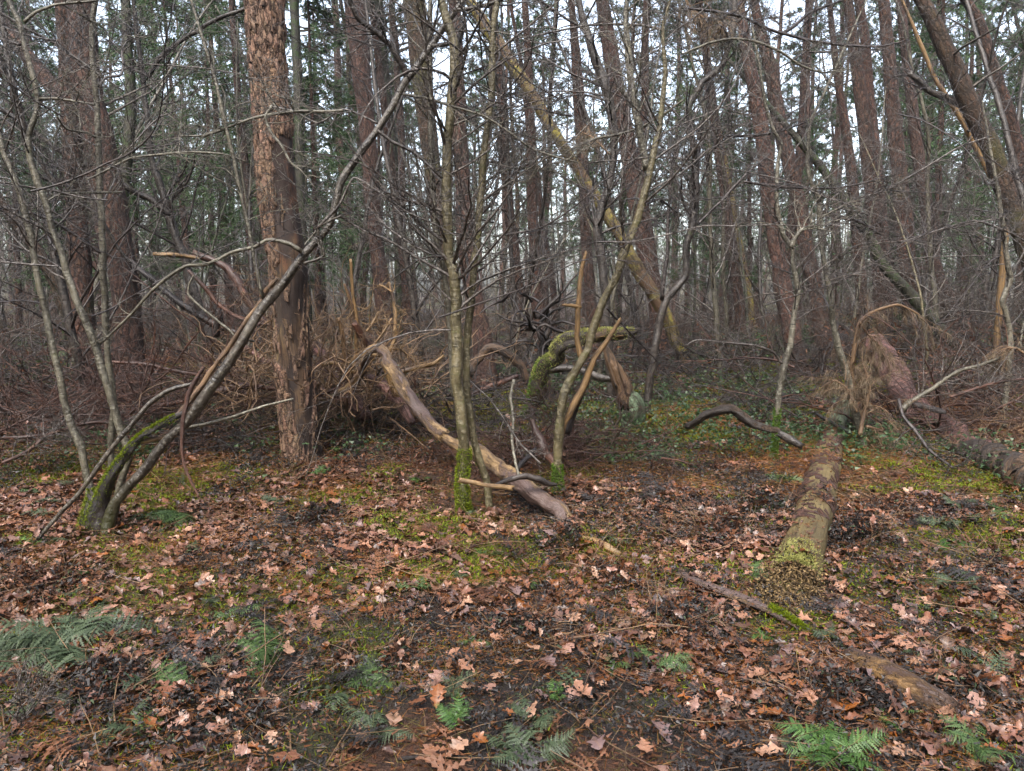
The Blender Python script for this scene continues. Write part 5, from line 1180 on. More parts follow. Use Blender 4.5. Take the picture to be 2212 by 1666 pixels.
def far_wood():
    g = np.random.default_rng(501); mb, lf = MB(), MB()
    N = 420; y = g.uniform(78, 170, N); x = g.uniform(-1, 1, N) * (.75 * y + 6); h = g.uniform(12, 20, N)
    n = 6; z = np.linspace(0, 1, n)[None] * h[:, None]
    P = np.stack([x[:, None] + z * g.normal(size=(N, 1)) * .04 - z * .04, y[:, None] + z * 0, z - .3], -1)
    V, Q, b = tubes(P, taper(g.uniform(.1, .24, N), n, .3), 5); mb.add(V, Q, bk=b)
    m = 40; t = np.repeat(g.uniform(.35, 1.02, (N, 8)), 5, 1); c = np.stack([x[:, None] - t * h[:, None] * .04, y[:, None] + t * 0, t * h[:, None]], -1) + np.repeat(g.normal(size=(N, 8, 3)), 5, 1) * np.array([1.5, 1.5, .3]) * (1.25 - t)[..., None] + g.normal(size=(N, m, 3)) * np.array([.45, .45, .16])
    tuft(lf, c.reshape(-1, 3), g.normal(size=(N * m, 3)) + np.array([0, 0, .3]), 6, .5, .09, .6, g)
    # leafless underwood between the trunks
    K = 900; y = g.uniform(40, 150, K); x = g.uniform(-1, 1, K) * (.75 * y + 5)
    p = grow(np.stack([x, y, hz(x, y) - .1], 1), np.stack([g.normal(size=K) * .35, g.normal(size=K) * .3, np.ones(K)], 1), g.uniform(1.2, 5.0, K), 6, .12, .0, .06, g)
    rr = taper(g.uniform(.015, .035, K) * np.clip(y / 60, .7, 2), 6, .4); V, Q, b = tubes(p, rr, 3); mb.add(V, Q, bk=b)
    S, D, r, t = spawn(p, rr, 6, .2, 1, (.5, 1.2), g); p2 = grow(S, D, g.uniform(.5, 1.8, len(S)), 4, .15, .0, .08, g)
    V, Q, b = tubes(p2, taper(np.clip(r * .6, .008, .03), 4, .5), 3); mb.add(V, Q, bk=b)
    tag(mb.build('far_wood', M['far']), 'far off trunks and underwood closing the view', 'wood', kind='stuff')
    tag(lf.build('far_needle_canopy', M['spruce'], None, False), 'far off green needle canopy of the wood', 'canopy', kind='stuff')
far_wood()
def shading_wood():
    """unseen wood beside and behind the camera, added to block side light"""
    g = np.random.default_rng(551); mb, lf = MB(), MB()
    N = 1500; a = g.uniform(0, 2 * math.pi, N); r = np.sqrt(g.uniform(5.5 ** 2, 62 ** 2, N)); x, y = r * np.sin(a), r * np.cos(a)
    k = (np.abs(x) > .78 * y + 4.5) & (y < 66); x, y = x[k], y[k]; N = len(x); h = g.uniform(13, 20, N); n = 6; z = np.linspace(0, 1, n)[None] * h[:, None]
    P = np.stack([x[:, None] + z * g.normal(size=(N, 1)) * .04 - z * .04, y[:, None] + z * 0, z - .3 + hz(x, y)[:, None]], -1)
    V, Q, b = tubes(P, taper(g.uniform(.1, .2, N), n, .3), 6); mb.add(V, Q, bk=b)
    m = 60; t = np.repeat(g.uniform(.3, 1.02, (N, 12)), 5, 1); c = np.stack([x[:, None] - t * h[:, None] * .04, y[:, None] + t * 0, t * h[:, None]], -1) + np.repeat(g.normal(size=(N, 12, 3)), 5, 1) * np.array([1.5, 1.5, .3]) * (1.25 - t)[..., None] + g.normal(size=(N, m, 3)) * np.array([.45, .45, .16])  # added canopy, kept dense to hold back sky light from behind
    tuft(lf, c.reshape(-1, 3), g.normal(size=(N * m, 3)) + np.array([0, 0, .3]), 5, .5, .10, .6, g)
    K = 2600; a = g.uniform(0, 2 * math.pi, K); r = np.sqrt(g.uniform(4.5 ** 2, 40 ** 2, K)); x, y = r * np.sin(a), r * np.cos(a); k = (np.abs(x) > .78 * y + 2.5); x, y = x[k], y[k]; K = len(x)
    p = grow(np.stack([x, y, hz(x, y) - .1], 1), np.stack([g.normal(size=K) * .3, g.normal(size=K) * .3, np.ones(K)], 1), g.uniform(1.2, 6, K), 7, .1, 0, .06, g); rr = taper(g.uniform(.01, .03, K), 7, .4); V, Q, b = tubes(p, rr, 4); mb.add(V, Q, bk=b)
    S, D, q, t = spawn(p, rr, 9, .2, 1, (.5, 1.2), g); p2 = grow(S, D, g.uniform(.4, 1.6, len(S)), 5, .15, 0, .08, g); V, Q, b = tubes(p2, taper(np.clip(q * .6, .004, .012), 5, .5), 3); mb.add(V, Q, bk=b)
    tag(mb.build('added_shade_wood', M['pine']), 'unseen trunks and underwood added beside and behind the view for shade', 'wood', kind='stuff')
    tag(lf.build('added_shade_canopy', M['spruce'], None, False), 'unseen needle canopy added beside and behind the view for shade', 'canopy', kind='stuff')
shading_wood()

def undergrowth():
    g = np.random.default_rng(601); mb = MB(); K = 7500
    y = 7.6 + 34 * g.random(K) ** 1.2; x = g.uniform(-1, 1, K) * (.70 * y + 2)
    dens = fbm(x * .35, y * .35, 8, 3)
    open_ = ((x > -1.5) & (x < 5.2) & (y < 11.5)) | ((x > -1.2) & (x < 7) & (y < 9.0))
    k = (dens > .40) & (~open_ | (g.random(K) < .06)); x, y = x[k], y[k]; K = len(x)
    L = g.uniform(.35, 1.3, K) * np.clip(y / 14, .7, 1.5)
    p = grow(np.stack([x, y, hz(x, y) - .03], 1), np.stack([g.normal(size=K) * .8, g.normal(size=K) * .6, g.uniform(.2, 1, K)], 1), L, 8, .15, -.05, .10, g)
    rr = taper(g.uniform(.003, .007, K) * np.clip(y / 9, 1, 2.4), 8, .4); V, Q, b = tubes(p, rr, 3); mb.add(V, Q, bk=b)
    S, D, r, t = spawn(p, rr, 4, .2, 1, (.5, 1.2), g); p2 = grow(S, D, np.repeat(L, 4) * g.uniform(.15, .4, len(S)), 4, .2, .0, .12, g)
    V, Q, b = tubes(p2, taper(np.clip(r * .6, .002, .008), 4, .5), 3); mb.add(V, Q, bk=b)
    tag(mb.build('undergrowth', M['under']), 'brown brambly undergrowth below the trees', 'undergrowth', kind='stuff')
    # withered bracken, drooping brown leaflets over the brush
    bb = MB(); K = 42000; y = 7.8 + 24 * g.random(K) ** 1.2; x = g.uniform(-1, 1, K) * (.7 * y + 2)
    d = fbm(x * .3, y * .3, 12, 3); open_ = ((x > -1.8) & (x < 5.4) & (y < 12)) | ((x > -1.5) & (x < 7) & (y < 9.0))
    k = (d > .45) & ~open_; x, y, d = x[k], y[k], d[k]; K = len(x)
    zz = hz(x, y) + g.random(K) ** 1.6 * np.clip((d - .42) * 3.2, .1, .75)
    V, T, t = tris(np.stack([x, y, zz], 1), g.normal(size=(K, 3)) * np.array([1, 1, .6]) + np.array([0, 0, -.35]), g.uniform(.05, .16, K), g.uniform(.012, .035, K), g, np.repeat(g.random((K, 1)), 3, 1)); bb.add(V, None, T, tint=t)
    tag(bb.build('withered_bracken', M['brown_bits'], None, False), 'withered brown bracken heaped below the trees', 'bracken', kind='stuff')
undergrowth()

# ------------------------------------------------------------------ ground cover
def area(n, y0, y1, g, pw=1.0, mar=1.2):
    """random floor points, denser towards the camera"""
    y = y0 + (y1 - y0) * g.random(n) ** pw; x = g.uniform(-1, 1, n) * (.68 * y + mar)
    return x, y
def oak_leaves(n, x, y, z, size, g, rows=9, tilt=.26, lobe=.34):
    """lobed, curled oak leaves: rows of left edge, midrib and right edge"""
    t = np.linspace(0, 1, rows); env = np.sin(math.pi * np.clip(t * .88 + .06, 0, 1) ** 1.25) * .30
    lb = 1 + .30 * np.sin(np.linspace(0, 1, rows) * 6.28 * 4.2 - 1) - .05 if rows > 12 else np.where(np.arange(rows) % 2 == 1, 1.12, 1 - lobe) if rows > 5 else np.array([.15, .8, 1.15, .9, .2])[:rows] ** .5
    w = env * lb; w[0] = .02; w[-1] = .06
    jt = .25 if rows < 12 else .06
    wl = w[None] * g.uniform(1 - jt, 1 + jt, (n, rows)); wr = np.roll(w, 1 if rows > 12 else 0)[None] * g.uniform(1 - jt, 1 + jt, (n, rows))
    cup = g.uniform(-.35, .8, (n, 1)); bend = g.uniform(-.7, 1.0, (n, 1)); wav = g.normal(size=(n, rows)) * (.05 if rows < 12 else .012) + .05 * np.sin(np.linspace(0, 9, rows) + g.random((n, 1)) * 6)
    ang = bend * (t[None] - .5); yy = np.sin(ang) / np.where(np.abs(bend) < 1e-3, 1e-3, bend) ; zc = (1 - np.cos(ang)) / np.where(np.abs(bend) < 1e-3, 1e-3, bend)
    def side(sg, ww): return np.stack([sg * ww * np.cos(cup), yy, zc + ww * np.sin(cup) + wav * (g.uniform(.4, 1.6, (n, rows)) if rows < 12 else g.uniform(.4, 1.6, (n, 1)))], -1)
    Lc = np.stack([side(-1, wl), np.stack([yy * 0 + g.normal(size=(n, rows)) * (.012 if rows < 12 else .003), yy, zc], -1), side(1, wr)], 2).reshape(n, rows * 3, 3)
    az = g.random(n) * 6.28; tl = g.normal(size=(n, 2)) * tilt
    ca, sa = np.cos(az), np.sin(az); Rz = np.zeros((n, 3, 3)); Rz[:, 0, 0] = ca; Rz[:, 0, 1] = -sa; Rz[:, 1, 0] = sa; Rz[:, 1, 1] = ca; Rz[:, 2, 2] = 1
    N = nrm(np.stack([np.sin(tl[:, 0]), np.sin(tl[:, 1]), np.cos(tl[:, 0]) * np.cos(tl[:, 1])], 1))
    ux = nrm(np.cross(np.array([0, 1, 0])[None], N)); uy = np.cross(N, ux); Rt = np.stack([ux, uy, N], 2)
    W = np.einsum('nij,njk,nvk->nvi', Rt, Rz, Lc) * size[:, None, None]
    W = W + np.stack([x, y, z], 1)[:, None]
    k = np.arange(rows - 1)[:, None] * 3; q = np.stack([np.stack([k, k + 1, k + 4, k + 3], -1), np.stack([k + 1, k + 2, k + 5, k + 4], -1)], 1).reshape(-1, 4)
    Q = (q[None] + (np.arange(n) * rows * 3)[:, None, None]).reshape(-1, 4)
    bkk = Lc * .1; bkk[..., 2] = (np.arange(n) * .37)[:, None] % 50
    return W, Q, bkk
PAL = np.array([[.26, .13, .085], [.33, .185, .125], [.19, .085, .05], [.40, .25, .175], [.22, .115, .085], [.13, .062, .042], [.25, .10, .042], [.30, .18, .14], [.17, .115, .105]])
PAL = PAL * np.array([1.08, 1.10, 1.13])
PALP = np.array([.20, .16, .15, .08, .13, .10, .05, .08, .05])
def litter():
    g = np.random.default_rng(701)
    mb = MB()
    for n, y0, y1, rows, sz, pw in ((36000, 1.2, 7.5, 9, (.035, .10), .8), (18000, 7.0, 16, 5, (.05, .10), 1.0), (9000, 15, 45, 5, (.09, .16), 1.2)):
        x, y = area(n, y0, y1, g, pw)
        d = fbm(x * .9, y * .9, 21, 3)
        bonus = np.exp(-((y - 4.6) / 1.0) ** 2) * .22 - .06 * (y < 3)
        k = g.random(len(x)) < np.clip((d - .46 + bonus) * 7 + .22, .035, 1) * (1 - .75 * moss_mask(x, y)) * (1 - .25 * black_mask(x, y))
        x, y = x[k], y[k]; n = len(x)
        zl = on_log(x, y); lg = ~np.isnan(zl) & (g.random(n) < .16); zf = np.where(lg, zl, hz(x, y))
        x = np.where(~np.isnan(zl) & ~lg, x + 60, x)
        kp = x < 55; x, y, zf, lg = x[kp], y[kp], zf[kp], lg[kp]; n = len(x)
        W, Q, b = oak_leaves(n, x, y, zf + g.uniform(.004, .045, n) * np.where(lg, .3, 1), g.uniform(*sz, n), g, rows)
        c = PAL[g.choice(len(PAL), n, p=PALP)] * g.uniform(.28, 1.15, (n, 1))
        mb.add(W.reshape(-1, 3), Q, None, b.reshape(-1, 3), np.repeat(c, rows * 3, 0))
    tag(mb.build('leaf_litter', M['leaf']), 'brown oak leaf litter covering the forest floor', 'leaf litter', kind='stuff')
    # single large leaves in the foreground
    vs = []
    for i in range(10):
        z0 = np.zeros(1); W, Q, b = oak_leaves(1, z0, z0, z0, np.ones(1), g, 25, .12)
        c = [PAL[3], PAL[1], PAL[7], PAL[8] * 1.1, PAL[6] * .9][i % 5]
        vs.append((MB().add(W.reshape(-1, 3), Q, None, b.reshape(-1, 3), np.repeat(c[None], 75, 0)).mesh('oak_leaf', M['leaf']), ['pale tan fallen oak leaf lying on the foreground litter', 'pinkish brown fallen oak leaf lying on the foreground litter', 'dull pink fallen oak leaf lying on the foreground litter', 'grey purple fallen oak leaf lying on the foreground litter', 'orange brown fallen oak leaf lying on the foreground litter'][i % 5]))
    spots = [(975, 1440), (1185, 1450), (1310, 1310), (1480, 1190), (1480, 1440), (1660, 1560), (2075, 1385), (2180, 1450), (2110, 1545), (2030, 1560), (945, 1530), (1075, 1475), (1010, 1500), (1150, 1420), (600, 1190), (1390, 1640), (1430, 1600), (860, 1245), (960, 1240), (780, 1150), (720, 1080), (450, 1270), (370, 1420), (350, 1560), (1390, 1350), (1240, 1355), (1290, 1250), (1110, 1290), (990, 1330), (1630, 1480), (1700, 1420), (1820, 1330), (1935, 1275), (1960, 1190), (2080, 1240), (2160, 1300), (1490, 1540), (1260, 1520), (1150, 1555), (540, 1330)]
    for k in range(110): spots.append((g.uniform(-40, 2250), 1130 + 520 * g.random() ** .8))
    for k, (px, py) in enumerate(spots):
        p = gp(px, py); me, lab = vs[int(g.integers(10))]
        o = bpy.data.objects.new('oak_leaf', me); COL.objects.link(o); s = g.uniform(.07, .115) * (1.1 if k < 40 else .9)
        o.location = (p[0], p[1], p[2] + g.uniform(.03, .05)); o.rotation_euler = (g.normal() * .3 + .15, g.normal() * .3, g.random() * 6.28); o.scale = (s, s, s)
        tag(o, lab, 'leaf', 'large oak leaves on the foreground litter')
litter()

def small_cover():
    g = np.random.default_rng(801)
    def blades(name, n, y0, y1, mat, L, W, mask, lab, cat, up=(.2, 1), lie=1.0, pw=.8, zr=(.0, .03), clump=None):
        x, y = area(n, y0, y1, g, pw)
        k = g.random(len(x)) < mask(x, y); x, y = x[k], y[k]
        zl = on_log(x, y); band = sstep(.56, .66, fbm(y * 2.2, x * .7, 71, 2)); lg = ~np.isnan(zl) & (g.random(len(x)) < .015 + .8 * band) & (name != 'moss_carpet') & (name != 'grass')
        z = np.where(lg, zl - .006, hz(x, y)) + g.uniform(*zr, len(x)) * np.where(lg, .5, 1)
        D = np.stack([g.normal(size=len(x)) * lie, g.normal(size=len(x)) * lie, g.uniform(*up, len(x))], 1)
        sc = np.clip(y / 5, .8, 3.0)
        V, T, t = tris(np.stack([x, y, z], 1), D, g.uniform(*L, len(x)) * np.sqrt(sc), g.uniform(*W, len(x)) * sc, g, np.repeat(g.random((len(x), 1)), 3, 1))
        tag(MB().add(V, None, T, tint=t).build(name, M[mat], None, False), lab, cat, kind='stuff')
    blades('moss_carpet', 640000, 1.4, 14, 'moss', (.012, .036), (.005, .009), lambda x, y: moss_mask(x, y) ** 1.3, 'bright green moss cushions on the forest floor', 'moss', (.3, 1.2), .7)
    blades('grass', 90000, 1.4, 11, 'grass', (.04, .11), (.002, .0035), lambda x, y: sstep(.50, .62, fbm(x * .9 + 9, y * .9, 37, 3)), 'fine yellow green grass between the leaves', 'grass', (.1, .9), .8)
    blades('pine_needle_litter', 170000, 1.3, 10, 'needle', (.04, .085), (.0018, .0032), lambda x, y: .12 + .88 * sstep(.46, .62, fbm(x * 1.6 + 3, y * 1.6, 41, 3)), 'orange fallen pine needles strewn over the floor', 'needle litter', (-.1, .35), 1.0, .8, (.01, .055))
    blades('blackened_bracken', 260000, 1.3, 11, 'black', (.010, .030), (.006, .014), black_mask, 'black decayed bracken leaflets matted on the floor', 'dead bracken', (-.4, .8), .8, .8, (.0, .095))
    blades('brown_litter', 420000, 1.3, 15, 'brown_bits', (.012, .050), (.005, .016), lambda x, y: .55 + 0 * x, 'crumbled brown leaf fragments on the floor', 'leaf litter', (-.2, .5), 1.0, .85, (.0, .035))
    blades('ground_ivy', 170000, 4.2, 22, 'low_green', (.018, .045), (.010, .024), lambda x, y: sstep(.50, .60, fbm(x * .7 + 31, y * .7, 81, 3)) * sstep(4.0, 7.5, y) * sstep(.38, .5, fbm(x * 3, y * 3, 83, 2)), 'low dark green leaves creeping below the trees', 'ground cover', (.0, .7), 1.0, 1.0, (.02, .22))
    # thin twigs lying about
    n = 2600; x, y = area(n, 1.4, 13, g, .9); az = g.random(n) * 6.28; z = hz(x, y) + g.uniform(.01, .05, n)
    p = grow(np.stack([x, y, z], 1), np.stack([np.cos(az), np.sin(az), g.normal(size=n) * .12], 1), g.uniform(.12, .65, n), 7, .09, -.01, .05, g)
    p[..., 2] = np.maximum(p[..., 2], hz(p[..., 0], p[..., 1]) + .006)
    V, Q, b = tubes(p, taper(g.uniform(.0012, .0038, n), 7, .5), 4)
    tag(MB().add(V, Q, bk=b).build('twig_litter', M['tan_twig']), 'thin dead twigs and stalks strewn over the floor', 'twig litter', kind='stuff')
small_cover()

# ------------------------------------------------------------------ heaps of dead bracken that stand up from the floor
def bracken_heap(px, py, w, h, n, mat, label, seed):
    g = np.random.default_rng(seed + 3000); p = gp(px, py); o = thing('bracken_heap', p, label, 'bracken')
    x = p[0] + g.normal(size=n) * w * .62; y = p[1] + g.normal(size=n) * w * .5; a = np.arctan2(y - p[1], x - p[0]); r = np.hypot((x - p[0]) / 1.25, y - p[1])
    f = fbm(x * 7 + seed, y * 7, seed % 9, 3); kp = (f > .44) & (g.random(n) < .62); x, y, a, r, f = x[kp], y[kp], a[kp], r[kp], f[kp]; n = len(x)
    top = h * np.exp(-(r / w) ** 2 * 1.6) * np.clip((f - .40) * 5, .15, 1.1); z = hz(x, y) + .01 + top * g.random(n) ** .5
    D = np.stack([np.cos(a) * .4 + g.normal(size=n) * .8, np.sin(a) * .4 + g.normal(size=n) * .8, g.normal(size=n) * .5 - .25], 1); u = g.random(n)
    for nm, mt, sel in (('leaflets', mat, u < .6), ('brown_leaflets', 'brown_bits' if mat == 'black' else 'black', (u >= .6) & (u < .86)), ('green_leaflets', 'fern_grey', u >= .95)):
        q = int(sel.sum()); V, T, t = tris(np.stack([x, y, z], 1)[sel], D[sel], g.uniform(.012, .04, q), g.uniform(.006, .016, q), g, np.repeat(np.clip(g.random((q, 1)) ** 1.4, 0, 1), 3, 1))
        MB().add(V, None, T, tint=t).build(nm, M[mt], o, False)['kind'] = 'stuff'
    q = 22; i = g.integers(0, n, q); W, Q, bb = oak_leaves(q, x[i], y[i], hz(x[i], y[i]) + top[i] + .012, g.uniform(.04, .085, q), g, 9, .6)
    MB().add(W.reshape(-1, 3), Q, None, bb.reshape(-1, 3), np.repeat(PAL[g.choice(len(PAL), q, p=PALP)] * g.uniform(.5, 1.1, (q, 1)), 27, 0)).build('caught_leaves', M['leaf'], o)['kind'] = 'stuff'
    m = 46; a = g.random(m) * 6.28; r = w * .7 * np.sqrt(g.random(m)); S = np.stack([p[0] + np.cos(a) * r, p[1] + np.sin(a) * r, hz(p[0] + np.cos(a) * r, p[1] + np.sin(a) * r)], 1)
    q = grow(S, np.stack([np.cos(a) + g.normal(size=m) * .4, np.sin(a) + g.normal(size=m) * .4, g.uniform(.4, 1.5, m)], 1), g.uniform(.8, 2.0, m) * h + .08, 8, .1, -.17, .08, g)
    V, Q, b = tubes(q, taper(g.uniform(.0015, .0034, m), 8, .4), 4); MB().add(V, Q, bk=b).build('stalks', M['tan_twig'], o)['kind'] = 'stuff'
for k, (px, py, w, h, n, mat, lab) in enumerate((
    (1120, 1010, .40, .42, 7000, 'brown_bits', 'tall brown bracken heap between the two middle saplings'),
    (905, 1010, .42, .30, 6000, 'brown_bits', 'brown bracken heap under the middle of the fallen pine'),
    (1260, 1190, .26, .17, 5000, 'black', 'dark bracken heap at the near end of the fallen pine'),
    (1330, 1260, .24, .13, 4500, 'brown_bits', 'low brown bracken heap before the end of the fallen pine'),
    (1120, 1370, .20, .10, 4000, 'black', 'black bracken patch in the middle of the foreground'),
    (1440, 1330, .24, .10, 4500, 'black', 'black bracken patch left of the wood strip'),
    (1850, 1180, .24, .20, 5000, 'black', 'black bracken heap against the right side of the rotting log'),
    (1640, 1110, .24, .16, 4500, 'black', 'dark bracken heap left of the rotting log'),
    (1900, 1110, .26, .15, 4500, 'brown_bits', 'brown bracken heap right of the rotting log'),
    (2060, 1500, .24, .10, 5000, 'black', 'black bracken round the end of the half buried log'),
    (1830, 1530, .26, .09, 5500, 'black', 'black bracken below the half buried log'),
    (470, 1560, .26, .11, 6000, 'black', 'blue black bracken heap at bottom left'),
    (200, 1500, .24, .10, 5000, 'black', 'dark bracken below the big left fern'),
    (110, 1290, .34, .14, 6000, 'brown_bits', 'brown bracken heap at left above the big fern'),
    (690, 1140, .26, .15, 4500, 'black', 'dark bracken heap left of the mossy sapling foot'),
    (480, 960, .5, .34, 7000, 'brown_bits', 'brown bracken heap left of the dead pine'),
    (60, 1010, .6, .34, 7000, 'brown_bits', 'brown bracken heap at the left edge behind the grey poles'),
    (1560, 1150, .24, .14, 4500, 'brown_bits', 'brown bracken heap in the open litter left of the log'),
    (2170, 1210, .26, .13, 4500, 'black', 'black bracken heap at the right edge below the fallen trunk'),
    (820, 1440, .22, .09, 4500, 'brown_bits', 'brown bracken patch left of the centre foreground'))):
    bracken_heap(px, py, w, h, n, mat, lab, k)

# ------------------------------------------------------------------ ferns
def frond_arrays(L, g, npair=15, droop=.8, rows=7, crumple=.18, wide=.30):
    Vs, Qs, Ts, nn = [], [], [], 0
    n = 14; t = np.linspace(0, 1, n); a0 = g.uniform(.35, .8)
    ang = a0 - droop * t; P = np.stack([np.zeros(n) + g.normal() * .14 * t ** 2 * L, np.cumsum(np.cos(ang)) * L / n, np.cumsum(np.sin(ang)) * L / n], 1); P -= P[0]
    V, Q, b = tubes(P[None], (np.linspace(.0052, .0016, n) * L)[None], 3); Vs.append(V); Qs.append(Q); Ts.append(np.full(len(V), .7)); nn += len(V)
    for k in range(npair):
        u = .16 + .82 * k / (npair - 1); i = u * (n - 1); q = int(min(i, n - 2)); c = P[q] * (1 - i + q) + P[q + 1] * (i - q); T = nrm(P[q + 1] - P[q]); S = np.array([1, 0, 0.]); N = nrm(np.cross(S, T))
        pl = L * wide * math.sin(math.pi * (.18 + .80 * u) ** .8) ** .8 + .012 * L
        for sg in (-1, 1):
            d = nrm(S * sg + T * (.25 + .55 * u) + N * g.normal() * crumple + T * g.normal() * .12 + np.array([0, 0, -.12])); e = nrm(np.cross(N, d)); l = pl * g.uniform(.7, 1.12)
            s = np.linspace(0, 1, rows * 2 + 1); w = l * .15 * (1 - s * .93) ** .7 * np.where(np.arange(len(s)) % 2, g.uniform(.9, 1.35, len(s)), .16)
            mid = c + d[None] * (s * l)[:, None] - np.array([0, 0, 1])[None] * (s ** 2 * l * g.uniform(.05, .45))[:, None] + N[None] * (g.normal(size=len(s)) * crumple * .05 * l)[:, None]
            up_ = N[None] * (w * g.uniform(-.2, .5))[:, None]; fw = d[None] * (w * .55)[:, None]
            V = np.stack([mid - e[None] * w[:, None] + fw + up_, mid + N[None] * .0012 * L, mid + e[None] * w[:, None] + fw + up_], 1).reshape(-1, 3)
            kk = np.arange(len(s) - 1)[:, None] * 3; Q = np.stack([np.stack([kk, kk + 1, kk + 4, kk + 3], -1), np.stack([kk + 1, kk + 2, kk + 5, kk + 4], -1)], 1).reshape(-1, 4)
            Vs.append(V); Qs.append(Q + nn); Ts.append(np.full(len(V), g.random())); nn += len(V)
    return np.concatenate(Vs), np.concatenate(Qs), np.concatenate(Ts)
def frond_mesh(L, g, mat, npair=15, droop=.8, rows=8):
    V, Q, T = frond_arrays(L, g, npair, droop, rows)
    return MB().add(V, Q, tint=np.repeat(T[:, None], 3, 1)).mesh('frond', mat)
def matted_fronds():
    """rotted and flattened fronds that nobody could count, matted into the floor"""
    g = np.random.default_rng(951)
    for name, mat, n, msk, L, lab in (('blackened_fronds', 'black', 1500, black_mask, (.12, .34), 'black rotted bracken fronds matted on the floor'),
                                 ('brown_fronds', 'brown_bits', 800, lambda x, y: .6 + 0 * x, (.12, .32), 'brown withered fronds matted on the floor'),
                                 ('faded_fronds', 'fern_grey', 520, lambda x, y: sstep(.46, .58, fbm(x * .8 + 5, y * .8, 61, 3)), (.10, .28), 'faded grey green fronds flattened on the floor')):
        src = [frond_arrays(1.0, g, 11, g.uniform(.8, 1.5), 4, .45) for _ in range(8)]
        x, y = area(n, 1.4, 11, g, .85); k = g.random(n) < msk(x, y); x, y = x[k], y[k]; mb = MB()
        for a, b in zip(x, y):
            V, Q, T = src[int(g.integers(8))]; l = g.uniform(*L) * (1 if b < 7 else 1.3); az = g.random() * 6.28
            W = V * np.array([l, l, l * g.uniform(.25, .8)]); W[:, 2] += W[:, 1] * (g.uniform(-.45, .0) if g.random() < .65 else g.uniform(.0, .45))
            c, s_ = math.cos(az), math.sin(az); W = np.stack([W[:, 0] * c - W[:, 1] * s_ + a, W[:, 0] * s_ + W[:, 1] * c + b, W[:, 2]], 1)
            W[:, 2] += hz(W[:, 0], W[:, 1]) + .02; W[:, 2] = np.maximum(W[:, 2], hz(W[:, 0], W[:, 1]) + .004)
            mb.add(W, Q, tint=np.repeat(np.clip(T * .8 + g.normal() * .25, 0, 1)[:, None], 3, 1))
        tag(mb.build(name, M[mat], None, False), lab, 'dead bracken', kind='stuff')
matted_fronds()
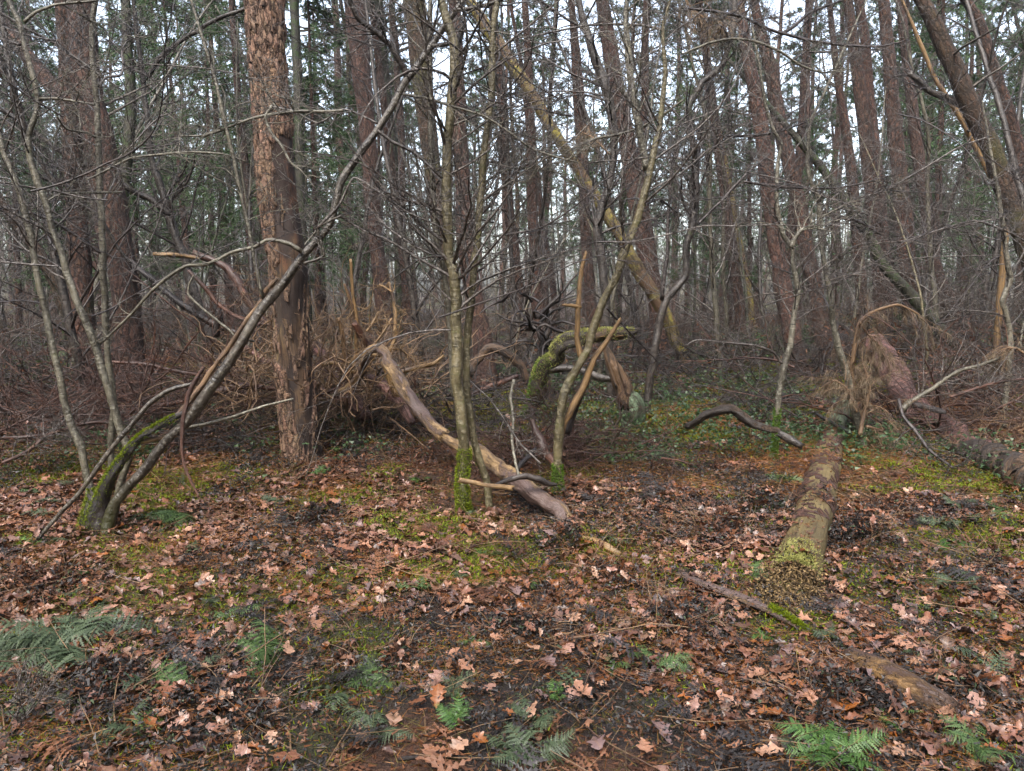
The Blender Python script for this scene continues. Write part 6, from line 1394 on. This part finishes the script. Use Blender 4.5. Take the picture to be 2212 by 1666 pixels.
def ferns():
    g = np.random.default_rng(901)
    FM = {m: [frond_mesh(1.0, g, M[m], int(g.integers(13, 18)), g.uniform(.6, 1.3)) for _ in range(5)] for m in ('fern', 'fern_grey', 'fern_fresh')}
    def fern(px, py, L, nf, m, label, group=None, a0=None, spread=6.28, sc=None, lift=.0):
        p = gp(px, py); o = thing('fern', p, label, 'fern', group)
        nf = int(nf * 1.5)
        for k in range(nf):
            c = bpy.data.objects.new('frond', FM[m][int(g.integers(5))]); COL.objects.link(c); c.parent = o
            az = (a0 if a0 is not None else g.random() * 6.28) + spread * (k / nf - .5) + g.normal() * .25
            s = L * (.62 if group is None else .5) * g.uniform(.6, 1.2); c.scale = (s, s, s); c.rotation_euler = (g.uniform(-.35, .15) + lift, g.normal() * .5, az + g.normal() * .3); c.location = (g.normal() * .02, g.normal() * .02, .02)
        return o
    fern(150, 1400, .52, 14, 'fern_grey', 'large grey green fern at lower left, nearest of the big ferns', a0=1.2, spread=5.0, lift=.15)
    fern(50, 1440, .46, 10, 'fern_grey', 'grey green fern at the left edge beside the large one', a0=.5, spread=4, lift=.1)
    fern(600, 1420, .40, 9, 'fern', 'bright green fern lying left of centre in the foreground', a0=1.9, spread=3, lift=.05)
    fern(330, 1490, .42, 8, 'fern', 'flat green fern spreading right of the large grey green fern', a0=-1.2, spread=1.6)
    fern(760, 1500, .38, 9, 'fern_grey', 'dull green fern in black bracken at bottom left of centre')
    fern(985, 1580, .20, 5, 'fern_fresh', 'small yellow green fern by an upright leaf near the bottom', a0=.3, spread=3.6, lift=.5)
    fern(1130, 1640, .26, 7, 'fern_grey', 'pale green fern at the bottom edge near the centre', lift=.2)
    fern(1190, 1510, .12, 7, 'fern_fresh', 'tiny bright green fern rosette in the foreground', lift=.35)
    fern(1790, 1650, .29, 14, 'fern_fresh', 'lush bright green fern at the bottom right', lift=.4)
    fern(390, 1120, .46, 9, 'fern', 'green fern right of the mossy stool', a0=2.6, spread=3)
    fern(100, 1180, .30, 5, 'fern_grey', 'grey green fern left of the foot of the dead pole')
    fern(370, 1240, .20, 4, 'fern', 'small green fern tuft below the mossy stool', a0=3, spread=2)
    fern(1620, 1245, .20, 6, 'fern', 'green sprig left of the rotten log end', a0=-1.8, spread=2.5)
    fern(2030, 1180, .28, 5, 'fern_fresh', 'green fern right of the rotting log', a0=-2, spread=2.4)
    fern(2150, 1110, .28, 5, 'fern', 'fern below the right fallen trunk')
    fern(1400, 1000, .5, 10, 'fern_grey', 'broad fern in front of the green stump')
    fern(1690, 1040, .26, 7, 'fern', 'fern just below the mossy footed sapling')
    fern(650, 985, .24, 8, 'fern', 'fern tuft at the foot of the dead pine')
    fern(735, 945, .26, 5, 'fern', 'fern tuft right of the foot of the dead pine', lift=.3)
    fern(1770, 830, .50, 8, 'fern', 'dark green fern behind the grey sapling', lift=.4)
    fern(1870, 1000, .30, 7, 'fern', 'deep green fern beside the dead needle heap')
    fern(80, 800, .9, 9, 'fern', 'big blue green fern far left behind the poles', lift=.5)
    fern(40, 720, .8, 8, 'fern', 'blue green fern at the far left edge behind the poles', lift=.5)
    fern(900, 935, .34, 6, 'fern', 'fern under the kinked fallen pine')
    fern(690, 1030, .22, 6, 'fern_fresh', 'small pale fern right of the dead pine among leaves', lift=.3)
    lab = {'fern': 'green fern clump in the moss and leaves', 'fern_grey': 'faded grey green fern flattened on the litter', 'fern_fresh': 'little bright green fern among the leaves'}
    for k in range(75):
        m = str(g.choice(['fern', 'fern_grey', 'fern_grey', 'fern', 'fern_grey', 'fern_fresh'])); py = 780 + 860 * g.random() ** 1.1
        fern(g.uniform(-60, 2280), py, g.uniform(.14, .32) * (1 if py > 950 else 1.3), int(g.integers(3, 7)), m, lab[m], 'scattered ferns on the forest floor', lift=g.uniform(-.05, .3))
ferns()

# ------------------------------------------------------------------ damp air
def haze():
    x0, x1, y0, y1, z0, z1 = -235, 235, -85, 262, -8, 27
    V = [(x, y, z) for z in (z0, z1) for y in (y0, y1) for x in (x0, x1)]
    Q = [(0, 2, 3, 1), (4, 5, 7, 6), (0, 1, 5, 4), (2, 6, 7, 3), (0, 4, 6, 2), (1, 3, 7, 5)]
    m = bpy.data.materials.new('haze'); m.use_nodes = True; t = m.node_tree
    t.nodes.remove(t.nodes['Principled BSDF'])
    v = t.nodes.new('ShaderNodeVolumePrincipled'); v.inputs['Color'].default_value = (.86, .9, .95, 1); v.inputs['Density'].default_value = HAZE
    t.links.new(v.outputs[0], t.nodes['Material Output'].inputs['Volume'])
    tag(MB().add(V, Q).build('haze', m, None, False), 'thin damp haze between the far trees', 'haze', kind='stuff')
if HAZE > 0: haze()
